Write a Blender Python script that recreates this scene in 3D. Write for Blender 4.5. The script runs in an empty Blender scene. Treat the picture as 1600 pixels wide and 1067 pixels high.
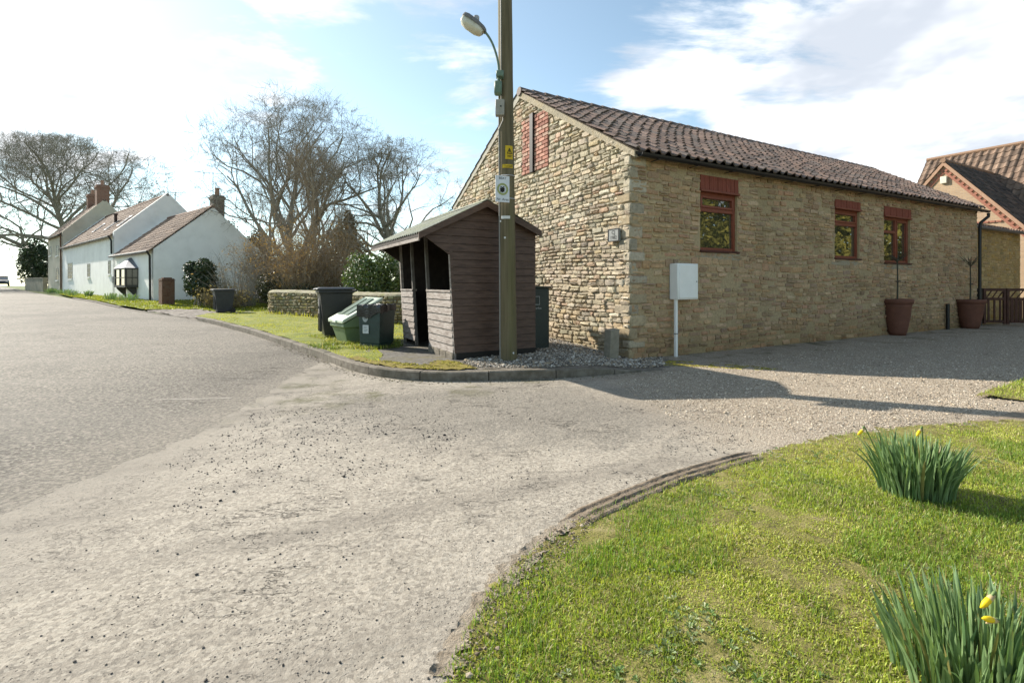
import bpy, math, random
import numpy as np
from mathutils import Vector
from mathutils.geometry import delaunay_2d_cdt
random.seed(7); RNG = np.random.default_rng(11)
SC = bpy.context.scene; COL = SC.collection
EXPO, SUNW, SKYS, CLOUD = 1.18, 4.4, 0.108, 0.82
CAMH, F, HX, HY = 1.25, 770.0, 800.0, 445.0
def at(px, py, Y):                       # photo pixel at a known depth -> point
    return np.array([(px-HX)/F*Y, Y, CAMH-(py-HY)/F*Y])
def sstep(a, b, x):
    t = np.clip((np.asarray(x, float)-a)/(b-a), 0, 1); return t*t*(3-2*t)
_V = [-1000, 8, 14, 19, 22, 26, 30, 42, 54, 61, 80, 95, 107, 118, 140, 300, 1200]
_Z = [0, 0, .02, .07, .15, .3, .44, .54, .62, .68, .86, .97, 1.04, 1.0, .8, .2, 0]
def gz(x, y):                            # the lie of the land
    x = np.asarray(x, float); y = np.asarray(y, float)
    v = .7*(y-x)
    z = (np.interp(v-1, _V, _Z)+np.interp(v, _V, _Z)+np.interp(v+1, _V, _Z))/3
    return z + .10*np.exp(-(((x-6.0)/2.1)**2+((y-5.2)/1.7)**2))*1.25
def plat(x, y):                          # kerbed corner, verge
    return gz(x, y)+.115*(1-sstep(.9, 2.1, np.asarray(x, float)))*(1-.6*sstep(17, 22, .7*(np.asarray(y, float)-np.asarray(x, float))))+.004

# ------------------------------------------------------------- materials
SHARP = 38
class NT:
    def __init__(s, m):
        s.m = m; m.use_nodes = True; s.t = m.node_tree; s.t.nodes.clear()
    def n(s, typ, **kw):
        nd = s.t.nodes.new(typ)
        for k, v in kw.items():
            if k.startswith('_'): setattr(nd, k[1:], v)
            else:
                key = int(k[1:]) if k[0] == 'i' and k[1:].isdigit() else k
                sock = nd.inputs[key]
                if hasattr(v, 'node'): s.t.links.new(v, sock)
                else: sock.default_value = v
        return nd
    def math(s, op, a, b=0.0, clamp=False):
        return s.n('ShaderNodeMath', _operation=op, _use_clamp=clamp, i0=a, i1=b).outputs[0]
    def mix(s, f, a, b, mode='MIX'):
        nd = s.t.nodes.new('ShaderNodeMix'); nd.data_type = 'RGBA'; nd.blend_type = mode
        for k, v in ((0, f), (6, a), (7, b)):
            if hasattr(v, 'node'): s.t.links.new(v, nd.inputs[k])
            else: nd.inputs[k].default_value = v if k == 0 else rgba(v)
        return nd.outputs[2]
    def noise(s, co, scale, detail=4, rough=.55, dist=0):
        return s.n('ShaderNodeTexNoise', Vector=co, Scale=scale, Detail=detail, Roughness=rough, Distortion=dist).outputs[0]
    def ramp(s, f, stops, interp='LINEAR'):
        nd = s.n('ShaderNodeValToRGB', Fac=f); cr = nd.color_ramp; cr.interpolation = interp
        while len(cr.elements) < len(stops): cr.elements.new(.5)
        for e, (p, c) in zip(cr.elements, stops):
            e.position = p; e.color = rgba(c)
        return nd.outputs[0]
    def smooth(s, x, a, b):
        return s.n('ShaderNodeMapRange', Value=x, i1=a, i2=b, i3=0.0, i4=1.0, _interpolation_type='SMOOTHSTEP').outputs[0]
def rgba(c):
    if isinstance(c, (int, float)): c = (c, c, c)
    return tuple(c)+(1,) if len(c) == 3 else tuple(c)
MATS = {}
def mat(name, cols, scale=8, rough=.8, bump=0, bscale=40, attr=None, spec=.3, metal=0, trans=0, stretch=None, blotch=0, dirt=None, bd=None):
    """noise-mottled principled surface; attr = per-point colour that multiplies"""
    if name in MATS: return MATS[name]
    m = bpy.data.materials.new(name); N = NT(m)
    co = N.n('ShaderNodeTexCoord').outputs['Object']
    if stretch: co = N.n('ShaderNodeMapping', Vector=co, Scale=stretch).outputs[0]
    if not isinstance(cols, list): cols = [tuple(c*.88 for c in cols), tuple(min(1, c*1.1) for c in cols)]
    f = N.noise(co, scale, 5, .6)
    lo, hi = .3, .7
    c = N.ramp(f, [(lo+(hi-lo)*i/max(1, len(cols)-1), q) for i, q in enumerate(cols)])
    if blotch:
        c = N.mix(N.math('MULTIPLY', N.smooth(N.noise(co, scale*.22, 3), .45, .7), blotch), c, dirt or (.05, .045, .035))
    if attr:
        a = N.n('ShaderNodeAttribute', _attribute_name=attr).outputs[0]
        c = N.mix(1.0, c, a, 'MULTIPLY')
    p = N.n('ShaderNodeBsdfPrincipled', Roughness=rough, Metallic=metal)
    N.t.links.new(c, p.inputs['Base Color']); p.inputs['Specular IOR Level'].default_value = spec
    if bump:
        h = N.math('ADD', N.noise(co, bscale, 6, .65), N.math('MULTIPLY', f, .5))
        b = N.n('ShaderNodeBump', Strength=min(1, bump), Distance=bd if bd else (.003 if stretch else .02*max(1, bump)), Height=h)
        N.t.links.new(b.outputs[0], p.inputs['Normal'])
    out = p.outputs[0]
    if trans:
        tr = N.n('ShaderNodeBsdfTranslucent', Color=N.mix(1.0, c, (1.5, 1.5, .7), 'MULTIPLY'))
        out = N.n('ShaderNodeMixShader', i0=trans, i1=out, i2=tr.outputs[0]).outputs[0]
    o = N.n('ShaderNodeOutputMaterial'); N.t.links.new(out, o.inputs[0])
    MATS[name] = m; return m
def glass(name, tint=(.03, .035, .04), rough=.02, spec=1.0):
    if name in MATS: return MATS[name]
    m = bpy.data.materials.new(name); N = NT(m)
    co = N.n('ShaderNodeTexCoord').outputs['Object']
    d = N.n('ShaderNodeBsdfDiffuse', Color=rgba(tint))
    b = N.n('ShaderNodeBump', Strength=.02, Distance=.01, Height=N.noise(co, 2.0, 1))
    g = N.n('ShaderNodeBsdfGlossy', Roughness=rough, Normal=b.outputs[0], Color=(.95, .95, .95, 1))
    fr = N.n('ShaderNodeFresnel', IOR=1.9).outputs[0]
    mx = N.n('ShaderNodeMixShader', i0=N.math('MULTIPLY', fr, spec, True), i1=d.outputs[0], i2=g.outputs[0])
    o = N.n('ShaderNodeOutputMaterial'); N.t.links.new(mx.outputs[0], o.inputs[0])
    MATS[name] = m; return m

# ------------------------------------------------------------- objects
BASE = {}
def thing(name, label, cat, loc=(0, 0, 0), group=None):
    o = bpy.data.objects.new(name, None); COL.objects.link(o); o.location = tuple(float(v) for v in loc)
    o.empty_display_size = .1
    o['label'] = label; o['category'] = cat
    if group: o['group'] = group
    BASE[o] = np.array(loc, float); return o
def tag(o, label, cat, group=None):
    o['label'] = label; o['category'] = cat
    if group: o['group'] = group
    return o
def fast_mesh(name, V, loops, starts, col=None, smooth=False):
    me = bpy.data.meshes.new(name)
    V = np.asarray(V, np.float32); nf = len(starts)
    me.vertices.add(len(V)); me.vertices.foreach_set('co', V.ravel())
    me.loops.add(len(loops)); me.loops.foreach_set('vertex_index', np.asarray(loops, np.int32))
    me.polygons.add(nf); me.polygons.foreach_set('loop_start', np.asarray(starts, np.int32))
    me.polygons.foreach_set('use_smooth', np.full(nf, smooth is not None, bool))
    me.update(calc_edges=True)
    if col is not None:
        a = me.color_attributes.new('Col', 'FLOAT_COLOR', 'POINT')
        c = np.ones((len(V), 4), np.float32); c[:, :3] = col; a.data.foreach_set('color', c.ravel())
    me.validate()
    if smooth is False: me.set_sharp_from_angle(angle=math.radians(SHARP))
    return me
def link(name, me, material, parent=None, label=None):
    o = bpy.data.objects.new(name, me); COL.objects.link(o)
    for m in (material if isinstance(material, (list, tuple)) else [material]): me.materials.append(m)
    if parent is not None:
        o.parent = parent; BASE[o] = BASE[parent]
    else: BASE[o] = np.zeros(3)
    if label: o['label'] = label
    return o
def arr_obj(name, V, loops, starts, material, parent=None, col=None, smooth=False, label=None):
    V = np.asarray(V, float).reshape(-1, 3)
    if parent is not None: V = V-BASE[parent]
    return link(name, fast_mesh(name, V, loops, starts, col, smooth), material, parent, label)
def vec(*a): return np.array(a, float)
class MB:
    """collects shapes in world coordinates; build() links ONE mesh"""
    def __init__(s): s.v = []; s.f = []; s.c = []; s.cur = (1, 1, 1)
    def add(s, vs, fs):
        b = len(s.v); s.v += [tuple(map(float, q)) for q in vs]; s.f += [tuple(b+i for i in f) for f in fs]; s.c += [s.cur]*len(vs); return s
    def obox(s, o, a, b, c, bev=0):        # corner o, edge vectors a b c
        o, a, b, c = (np.asarray(q, float) for q in (o, a, b, c))
        if np.dot(np.cross(a, b), c) < 0: a, b = b, a
        if bev:
            la, lb, lc = (np.linalg.norm(q) for q in (a, b, c)); bev = min(bev, la*.45, lb*.45, lc*.45)
            ua, ub, uc = a/la*bev, b/lb*bev, c/lc*bev
            vs = []; idx = {}
            for i in (0, 1):
                for j in (0, 1):
                    for k in (0, 1):
                        p = o+a*i+b*j+c*k; da, db, dc = ua*(1-2*i), ub*(1-2*j), uc*(1-2*k)
                        for w, q in enumerate((p+db+dc, p+da+dc, p+da+db)): idx[i, j, k, w] = len(vs); vs.append(q)
            I = lambda *q: idx[q]
            fs = []
            for i in (0, 1):
                q = [I(i, 0, 0, 0), I(i, 1, 0, 0), I(i, 1, 1, 0), I(i, 0, 1, 0)]; fs.append(q if i else q[::-1])
                q = [I(0, i, 0, 1), I(0, i, 1, 1), I(1, i, 1, 1), I(1, i, 0, 1)]; fs.append(q if i else q[::-1])
                q = [I(0, 0, i, 2), I(1, 0, i, 2), I(1, 1, i, 2), I(0, 1, i, 2)]; fs.append(q if i else q[::-1])
            for j in (0, 1):
                for k in (0, 1):
                    fs.append([I(0, j, k, 1), I(1, j, k, 1), I(1, j, k, 2), I(0, j, k, 2)][::(1 if j != k else -1)])
                    fs.append([I(j, 0, k, 0), I(j, 1, k, 0), I(j, 1, k, 2), I(j, 0, k, 2)][::(-1 if j != k else 1)])
                    fs.append([I(j, k, 0, 0), I(j, k, 1, 0), I(j, k, 1, 1), I(j, k, 0, 1)][::(1 if j != k else -1)])
            for i in (0, 1):
                for j in (0, 1):
                    for k in (0, 1):
                        q = [I(i, j, k, 0), I(i, j, k, 1), I(i, j, k, 2)]; fs.append(q if (i+j+k) % 2 else q[::-1])
            return s.add(vs, fs)
        vs = [o, o+a, o+a+b, o+b, o+c, o+a+c, o+a+b+c, o+b+c]
        return s.add(vs, [(3, 2, 1, 0), (4, 5, 6, 7), (0, 1, 5, 4), (1, 2, 6, 5), (2, 3, 7, 6), (3, 0, 4, 7)])
    def box(s, x0, x1, y0, y1, z0, z1, bev=0):
        return s.obox((x0, y0, z0), (x1-x0, 0, 0), (0, y1-y0, 0), (0, 0, z1-z0), bev)
    def tube(s, pts, r, n=8, cap=True):
        pts = [np.asarray(p, float) for p in pts]; rs = r if hasattr(r, '__len__') else [r]*len(pts)
        vs = []; prev = None
        for i, p in enumerate(pts):
            t = pts[min(i+1, len(pts)-1)]-pts[max(i-1, 0)]; t /= np.linalg.norm(t)+1e-9
            if prev is None: prev = np.array([1., 0, 0]) if abs(t[0]) < .8 else np.array([0, 1., 0])
            u = prev-t*np.dot(prev, t); u /= np.linalg.norm(u); w = np.cross(t, u); prev = u
            for k in range(n):
                a = 2*math.pi*k/n; vs.append(p+rs[i]*(u*math.cos(a)+w*math.sin(a)))
        fs = [(i*n+k, i*n+(k+1) % n, (i+1)*n+(k+1) % n, (i+1)*n+k) for i in range(len(pts)-1) for k in range(n)]
        if cap: fs += [tuple(range(n))[::-1], tuple((len(pts)-1)*n+k for k in range(n))]
        return s.add(vs, fs)
    def lathe(s, c, prof, n=24, cap=True):
        vs = [(c[0]+r*math.cos(2*math.pi*k/n), c[1]+r*math.sin(2*math.pi*k/n), c[2]+z) for r, z in prof for k in range(n)]
        fs = [(i*n+k, i*n+(k+1) % n, (i+1)*n+(k+1) % n, (i+1)*n+k) for i in range(len(prof)-1) for k in range(n)]
        if cap: fs += [tuple(range(n))[::-1], tuple((len(prof)-1)*n+k for k in range(n))]
        return s.add(vs, fs)
    def prism(s, poly, d):                 # planar polygon (3-D points) pushed along d
        d = np.asarray(d, float); poly = [np.asarray(p, float) for p in poly]; n = len(poly)
        nm = sum(np.cross(poly[i], poly[(i+1) % n]) for i in range(n))
        if np.dot(nm, d) > 0: poly = poly[::-1]
        return s.add(poly+[p+d for p in poly], [tuple(range(n)), tuple(range(n, 2*n))[::-1]]+[(i, i+n, (i+1) % n+n, (i+1) % n) for i in range(n)])
    def quad(s, *p): return s.add(p, [tuple(range(len(p)))])
    def build(s, name, material, parent=None, smooth=False, label=None, usecol=False):
        loops = [i for f in s.f for i in f]; st = np.cumsum([0]+[len(f) for f in s.f])[:-1]
        return arr_obj(name, s.v, loops, st, material, parent, np.array(s.c) if usecol else None, smooth, label)
def inside(poly, x, y):
    x = np.asarray(x); y = np.asarray(y); c = np.zeros(x.shape, bool); n = len(poly)
    for i in range(n):
        (x1, y1), (x2, y2) = poly[i], poly[(i+1) % n]
        if y1 == y2: continue
        k = ((y1 > y) != (y2 > y)) & (x < (x2-x1)*(y-y1)/(y2-y1)+x1); c ^= k
    return c
def resample(poly, step, closed=True, jit=0, seed=1):
    r = np.random.default_rng(seed); out = []; n = len(poly)
    for i in range(n if closed else n-1):
        p, q = np.array(poly[i], float), np.array(poly[(i+1) % n], float); L = np.linalg.norm(q-p); k = max(1, int(L/step))
        nrm = np.array([-(q-p)[1], (q-p)[0]])/(L+1e-9)
        for j in range(k):
            out.append(p+(q-p)*j/k+(nrm*r.normal(0, jit) if jit else 0))
    if not closed: out.append(np.array(poly[-1], float))
    return [tuple(p) for p in out]
def crom(pts, k=6):                        # smooth curve through points
    P = [np.array(p, float) for p in pts]; P = [2*P[0]-P[1]]+P+[2*P[-1]-P[-2]]; out = []
    for i in range(1, len(P)-2):
        for j in range(k):
            t = j/k; a, b, c, d = P[i-1:i+3]
            out.append(.5*((2*b)+(c-a)*t+(2*a-5*b+4*c-d)*t*t+(3*b-a-3*c+d)*t**3))
    out.append(P[-2]); return [tuple(p) for p in out]
def sheet(name, poly, zf, off, material, step=.5, jit=0, edge=None, seed=1, kind='structure', rough_z=0):
    o = resample(poly, edge or step, True, jit, seed); xs = [p[0] for p in o]; ys = [p[1] for p in o]
    gx, gy = np.meshgrid(np.arange(min(xs)+step/2, max(xs), step), np.arange(min(ys)+step/2, max(ys), step))
    gx = gx.ravel()+RNG.uniform(-.2, .2, gx.size)*step; gy = gy.ravel()+RNG.uniform(-.2, .2, gy.size)*step
    k = inside(o, gx, gy)
    pts = [Vector(p) for p in o]+[Vector((a, b)) for a, b in zip(gx[k], gy[k])]
    n = len(o)
    v, e, f, *_ = delaunay_2d_cdt(pts, [(i, (i+1) % n) for i in range(n)], [], 1, 1e-5)
    V = np.array([(p.x, p.y, 0) for p in v]); V[:, 2] = zf(V[:, 0], V[:, 1])+off
    if rough_z: V[:, 2] += RNG.normal(0, rough_z, len(V))
    F_ = []
    for t in f:
        a, b, c = (V[i] for i in t); F_.append(t if np.cross(b-a, c-a)[2] > 0 else t[::-1])
    ob = arr_obj(name, V, [i for t in F_ for i in t], np.arange(len(F_))*3, material, None, None, True)
    ob['kind'] = kind; return ob
def text_mesh(txt, o, ux, uz, h, mb, depth=.002, align='CENTER'):
    """flat letters from the built-in font, on the plane o + ux*x + uz*y"""
    cu = bpy.data.curves.new('letters', 'FONT'); cu.body = txt; cu.size = 1; cu.align_x = align; cu.resolution_u = 2
    ob = bpy.data.objects.new('letters', cu); COL.objects.link(ob)
    bpy.context.view_layer.update()
    me = bpy.data.meshes.new_from_object(ob.evaluated_get(bpy.context.evaluated_depsgraph_get()))
    ux, uz, o = (np.asarray(q, float) for q in (ux, uz, o))
    mb.add([o+ux*v.co.x*h+uz*v.co.y*h for v in me.vertices], [tuple(p.vertices) for p in me.polygons])
    bpy.data.objects.remove(ob); bpy.data.curves.remove(cu); bpy.data.meshes.remove(me)
def copy_thing(src, loc, label=None, group=None):
    r = src.copy(); COL.objects.link(r); r.location = tuple(loc)
    if label: r['label'] = label
    if group: r['group'] = group
    for ch in src.children:
        c = ch.copy(); COL.objects.link(c); c.parent = r
        for g in ch.children:
            d = g.copy(); COL.objects.link(d); d.parent = c
    return r
# ============================================================ camera, light, sky
cam = bpy.data.cameras.new('camera'); co_ = bpy.data.objects.new('camera', cam); COL.objects.link(co_)
co_.location = (0, 0, CAMH); co_.rotation_euler = (math.radians(90), 0, 0)
cam.sensor_width = 36; cam.lens = F/1600*36; cam.shift_y = -(533.5-HY)/1600; cam.clip_start = .05; cam.clip_end = 5000
SC.camera = co_
SC.view_settings.view_transform = 'Standard'; SC.view_settings.look = 'None'; SC.view_settings.exposure = EXPO; SC.view_settings.gamma = 1
SUN_EL = math.radians(31.8); sd = vec(-.847, .531, 0); sd /= np.linalg.norm(sd)
tosun = vec(sd[0]*math.cos(SUN_EL), sd[1]*math.cos(SUN_EL), math.sin(SUN_EL))
sl = bpy.data.lights.new('sun', 'SUN'); sl.energy = SUNW; sl.angle = math.radians(.6); sl.color = (1, .93, .82)
so = bpy.data.objects.new('sun', sl); COL.objects.link(so); so.location = (-30, 20, 30)
so.rotation_euler = Vector(tuple(-tosun)).to_track_quat('-Z', 'Y').to_euler()
wd = bpy.data.worlds.new('World'); SC.world = wd; N = NT(wd)
sky = N.n('ShaderNodeTexSky', _sky_type='NISHITA'); sky.sun_disc = False; sky.sun_elevation = SUN_EL
sky.sun_rotation = math.atan2(sd[0], sd[1]); sky.altitude = 50; sky.air_density = 1.0; sky.dust_density = .3; sky.ozone_density = 1.0
dirn = N.n('ShaderNodeTexCoord').outputs['Generated']
sep = N.n('ShaderNodeSeparateXYZ', Vector=dirn)
up = N.math('ADD', N.math('MAXIMUM', sep.outputs[2], 0), .16)
cxy = N.n('ShaderNodeCombineXYZ', i0=N.math('DIVIDE', sep.outputs[0], up), i1=N.math('DIVIDE', sep.outputs[1], up), i2=0.0).outputs[0]
big = N.noise(cxy, 1.35, 8, .56, .35); fine = N.noise(cxy, 5.5, 5, .6, .2)
def lobe(px, py, k):                       # how near a sky direction is to a bank of cloud
    d = vec((px-HX)/F, 1, (HY-py)/F); d /= np.linalg.norm(d)
    dt = N.n('ShaderNodeVectorMath', _operation='DOT_PRODUCT', i0=dirn, i1=tuple(d)).outputs['Value']
    return N.smooth(dt, math.cos(math.radians(k)), 1.0)
flat = N.n('ShaderNodeMapping', Vector=cxy, Scale=(.8, 1.5, 1)).outputs[0]
big = N.noise(flat, 1.1, 9, .58, .5); fine = N.noise(flat, 4.5, 7, .62, .4)
den = N.math('ADD', N.math('ADD', N.math('MULTIPLY', big, 1.9), -.45), N.math('MULTIPLY', N.math('SUBTRACT', fine, .5), .55))
for px, py, k, w in ((1330, 60, 26, .27), (1520, 240, 24, .24), (430, 20, 11, .17), (715, 80, 8, .15), (1040, 190, 10, .14), (600, 115, 5, .08), (670, 290, 8, .12), (120, 300, 22, .06)):
    den = N.math('ADD', den, N.math('MULTIPLY', lobe(px, py, k), w))
for px, py, k, w in ((850, 70, 9, .16), (590, 190, 12, .14), (300, 120, 12, .06)):
    den = N.math('SUBTRACT', den, N.math('MULTIPLY', lobe(px, py, k), w))
cm = N.smooth(den, .52, .84)
glow = N.n('ShaderNodeVectorMath', _operation='DOT_PRODUCT', i0=dirn, i1=tuple(tosun)).outputs['Value']
hz = N.math('POWER', N.math('MAXIMUM', glow, 0), 3.0)
bw = N.n('ShaderNodeRGBToBW', Color=sky.outputs[0]).outputs[0]
skyc = N.mix(1.0, N.mix(.3, sky.outputs[0], bw), (SKYS*.90, SKYS*1.03, SKYS*1.0), 'MULTIPLY')
shade = N.mix(N.smooth(N.noise(cxy, 2.4, 4), .35, .7), (.42, .45, .50), (.86, .86, .86))
cloudc = N.mix(1.0, shade, (CLOUD, CLOUD, CLOUD), 'MULTIPLY')
col = N.mix(N.math('MULTIPLY', cm, .94), skyc, cloudc)
col = N.mix(N.math('MULTIPLY', hz, .13, True), col, (1.0*CLOUD, .985*CLOUD, .95*CLOUD))
bg = N.n('ShaderNodeBackground', Color=col, Strength=1.0)
N.t.links.new(bg.outputs[0], N.n('ShaderNodeOutputWorld').inputs[0])

# ============================================================ ground materials
def tarmac():
    m = bpy.data.materials.new('road_tarmac'); N = NT(m); co = N.n('ShaderNodeTexCoord').outputs['Object']
    sp = N.n('ShaderNodeSeparateXYZ', Vector=co)
    g = N.noise(co, 55, 5, .8); g2 = N.noise(co, 17, 4, .7); w = N.noise(co, .4, 6, .65); w2 = N.noise(co, 1.7, 5, .65)
    st = N.n('ShaderNodeMapping', Vector=co, Rotation=(0, 0, math.radians(46)), Scale=(.05, .8, 1)).outputs[0]
    tr = N.noise(st, 1.5, 5, .65)
    ag = N.n('ShaderNodeSeparateColor', Color=N.n('ShaderNodeTexVoronoi', Vector=co, Scale=48.0).outputs['Color']).outputs[0]
    g = N.math('ADD', N.math('MULTIPLY', g, .62), N.math('MULTIPLY', ag, .38))
    c = N.ramp(N.math('ADD', N.math('MULTIPLY', g, .75), N.math('MULTIPLY', g2, .25)), [(.33, (.066, .058, .047)), (.5, (.195, .172, .14)), (.66, (.37, .33, .273))])
    c = N.mix(N.math('MULTIPLY', N.smooth(tr, .42, .62), .4), c, (.26, .234, .197))
    c = N.mix(N.math('MULTIPLY', N.smooth(w, .46, .66), .45), c, (.125, .112, .094))
    c = N.mix(N.math('MULTIPLY', N.smooth(w2, .55, .7), .35), c, (.25, .225, .188))
    rot = N.n('ShaderNodeMapping', Vector=co, Rotation=(0, 0, math.radians(40)), Scale=(.5, 2.2, 1)).outputs[0]
    f1 = N.math('ABSOLUTE', N.math('SUBTRACT', N.noise(rot, .8, 7, .6), .5)); ck = N.math('MULTIPLY', N.math('SUBTRACT', 1.0, N.smooth(f1, .001, .006)), N.smooth(N.noise(co, .5, 3), .5, .62))
    c = N.mix(N.math('MULTIPLY', ck, .6), c, (.07, .06, .048))
    near = N.smooth(N.math('ADD', sp.outputs[0], N.math('MULTIPLY', w2, 1.5)), -3.0, -1.8)                      # dust dragged off the drive
    c = N.mix(N.math('MULTIPLY', near, .66), c, (.32, .282, .23))
    pit = N.math('MULTIPLY', N.smooth(N.math('ADD', sp.outputs[0], N.math('MULTIPLY', w2, 2.4)), -5.2, -2.6), N.smooth(N.noise(co, 30, 4, .7), .44, .6))
    c = N.mix(N.math('MULTIPLY', pit, .55), c, (.065, .058, .049))
    p = N.n('ShaderNodeBsdfPrincipled', Roughness=.8); N.t.links.new(c, p.inputs[0]); p.inputs['Specular IOR Level'].default_value = .18
    h = N.math('ADD', N.math('MULTIPLY', g, 1.6), N.math('SUBTRACT', N.math('MULTIPLY', g2, .8), ck))
    b = N.n('ShaderNodeBump', Strength=1.0, Distance=.016, Height=h); N.t.links.new(b.outputs[0], p.inputs['Normal'])
    N.t.links.new(p.outputs[0], N.n('ShaderNodeOutputMaterial').inputs[0]); return m
def apron():
    m = bpy.data.materials.new('worn_driveway'); N = NT(m); co = N.n('ShaderNodeTexCoord').outputs['Object']
    sp = N.n('ShaderNodeSeparateXYZ', Vector=co); X, Y = sp.outputs[0], sp.outputs[1]
    grit = N.noise(co, 130, 5, .75); mid = N.noise(co, 13, 6, .7); lo = N.noise(co, .8, 6, .65); lo2 = N.noise(co, 2.6, 5, .65, .4)
    vg = N.n('ShaderNodeTexVoronoi', Vector=co, Scale=70.0); grain = N.n('ShaderNodeSeparateColor', Color=vg.outputs['Color']).outputs[0]
    g3 = N.noise(co, 38, 5, .8)
    grit = N.math('ADD', N.math('MULTIPLY', grit, .35), N.math('ADD', N.math('MULTIPLY', g3, .45), N.math('MULTIPLY', grain, .2)))
    c = N.ramp(grit, [(.33, (.17, .148, .12)), (.5, (.325, .287, .233)), (.68, (.46, .41, .338))])
    c = N.mix(N.math('MULTIPLY', N.smooth(lo, .40, .62), .55), c, N.ramp(grit, [(.36, (.29, .254, .205)), (.64, (.47, .42, .347))]))
    c = N.mix(N.math('MULTIPLY', N.smooth(lo2, .5, .68), .32), c, (.21, .185, .155))
    c = N.mix(N.math('MULTIPLY', N.smooth(mid, .55, .70), .35), c, (.16, .14, .115))
    # wheel-worn bands sweeping from the lane into the drive
    u = N.math('SUBTRACT', Y, N.math('MULTIPLY', X, .42)); band = N.noise(N.n('ShaderNodeCombineXYZ', i0=N.math('MULTIPLY', u, 1.9), i1=N.math('MULTIPLY', X, .18), i2=0.0).outputs[0], 1.0, 3, .6)
    c = N.mix(N.math('MULTIPLY', N.smooth(band, .46, .62), .42), c, (.18, .158, .13))
    # fine broken cracks, mostly running one way
    rot = N.n('ShaderNodeMapping', Vector=co, Rotation=(0, 0, math.radians(-52)), Scale=(.8, 2.4, 1)).outputs[0]
    f1 = N.math('ABSOLUTE', N.math('SUBTRACT', N.noise(rot, 1.7, 7, .62), .5)); f2 = N.math('ABSOLUTE', N.math('SUBTRACT', N.noise(rot, 5.0, 6, .65), .5))
    ck = N.math('MULTIPLY', N.math('SUBTRACT', 1.0, N.smooth(f1, .001, .007)), N.smooth(N.noise(co, 1.3, 4, .6), .52, .62))
    ck = N.math('MAXIMUM', ck, N.math('MULTIPLY', N.math('SUBTRACT', 1.0, N.smooth(f2, .001, .008)), N.math('MULTIPLY', N.smooth(lo2, .54, .70), .7)))
    # darker, rougher patch where the top layer has gone in front of the kerb
    px = N.math('DIVIDE', N.math('SUBTRACT', X, .1), 2.5); py = N.math('DIVIDE', N.math('SUBTRACT', Y, 5.0), 1.3)
    rad = N.math('ADD', N.math('ADD', N.math('MULTIPLY', px, px), N.math('MULTIPLY', py, py)), N.math('MULTIPLY', N.math('SUBTRACT', lo2, .5), 3.4))
    worn = N.math('SUBTRACT', 1.0, N.smooth(rad, .2, 1.3))
    c = N.mix(N.math('MULTIPLY', worn, .72), c, N.ramp(grit, [(.3, (.10, .09, .075)), (.7, (.30, .27, .225))]))
    gv = N.n('ShaderNodeTexVoronoi', Vector=co, Scale=105.0)
    gcol = N.ramp(N.n('ShaderNodeSeparateColor', Color=gv.outputs['Color']).outputs[0], [(0, (.20, .155, .11)), (.45, (.40, .32, .235)), (.8, (.55, .46, .35)), (1, (.68, .6, .49))])
    gmask = N.smooth(N.math('ADD', N.math('ADD', X, N.math('MULTIPLY', Y, .35)), N.math('MULTIPLY', lo, 2.2)), 3.6, 5.4)
    c = N.mix(N.math('MULTIPLY', gmask, .75), c, gcol)
    moss = N.math('MULTIPLY', N.smooth(N.noise(co, 1.2, 6, .7), .50, .66), N.smooth(N.math('SUBTRACT', Y, N.math('MULTIPLY', X, .554)), 5.3, 6.5))
    c = N.mix(N.math('MULTIPLY', moss, .8), c, (.085, .082, .03))
    v3 = N.n('ShaderNodeTexVoronoi', Vector=co, Scale=30.0).outputs['Distance']
    v4 = N.n('ShaderNodeTexVoronoi', Vector=co, Scale=62.0).outputs['Distance']; cmask = N.noise(co, 1.3, 6, .7)
    chip = N.math('MULTIPLY', N.math('SUBTRACT', 1.0, N.smooth(v3, .10, .22)), N.smooth(cmask, .50, .62))
    chip = N.math('MAXIMUM', chip, N.math('MULTIPLY', N.math('SUBTRACT', 1.0, N.smooth(v4, .12, .25)), N.smooth(N.noise(co, 2.1, 6, .7), .42, .60)))
    c = N.mix(N.math('MULTIPLY', chip, .8), c, (.06, .054, .046))
    c = N.mix(N.math('MULTIPLY', ck, .72), c, (.075, .063, .049))
    edge = N.math('SUBTRACT', 1.0, N.smooth(N.math('ADD', X, N.math('MULTIPLY', lo2, 1.3)), -2.1, -1.2))        # lane chippings trodden over the joint
    c = N.mix(N.math('MULTIPLY', edge, N.math('MULTIPLY', N.smooth(grit, .42, .58), .5)), c, (.12, .108, .092))
    p = N.n('ShaderNodeBsdfPrincipled', Roughness=.88); N.t.links.new(c, p.inputs[0]); p.inputs['Specular IOR Level'].default_value = .25
    h = N.math('ADD', N.math('MULTIPLY', grit, .5), N.math('MULTIPLY', mid, .55))
    h = N.math('ADD', h, N.math('MULTIPLY', lo2, .5)); h = N.math('SUBTRACT', h, N.math('MULTIPLY', ck, .7)); h = N.math('SUBTRACT', h, N.math('MULTIPLY', chip, .3))
    h = N.math('ADD', h, N.math('MULTIPLY', gmask, N.math('MULTIPLY', gv.outputs['Distance'], -.8)))
    h = N.math('ADD', h, N.math('MULTIPLY', worn, N.math('MULTIPLY', N.noise(co, 24, 6, .7), .9)))
    b = N.n('ShaderNodeBump', Strength=1.0, Distance=.018, Height=h); N.t.links.new(b.outputs[0], p.inputs['Normal'])
    N.t.links.new(p.outputs[0], N.n('ShaderNodeOutputMaterial').inputs[0]); return m
M_ROAD, M_DRIVE = tarmac(), apron()
M_FIELD = mat('field_turf', [(.05, .07, .015), (.10, .13, .025), (.16, .17, .05)], 1.5, .95, .6, 30)
M_TURF = mat('turf_soil', [(.11, .095, .035), (.19, .17, .05), (.28, .235, .11)], 9, .95, .8, 60)
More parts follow.
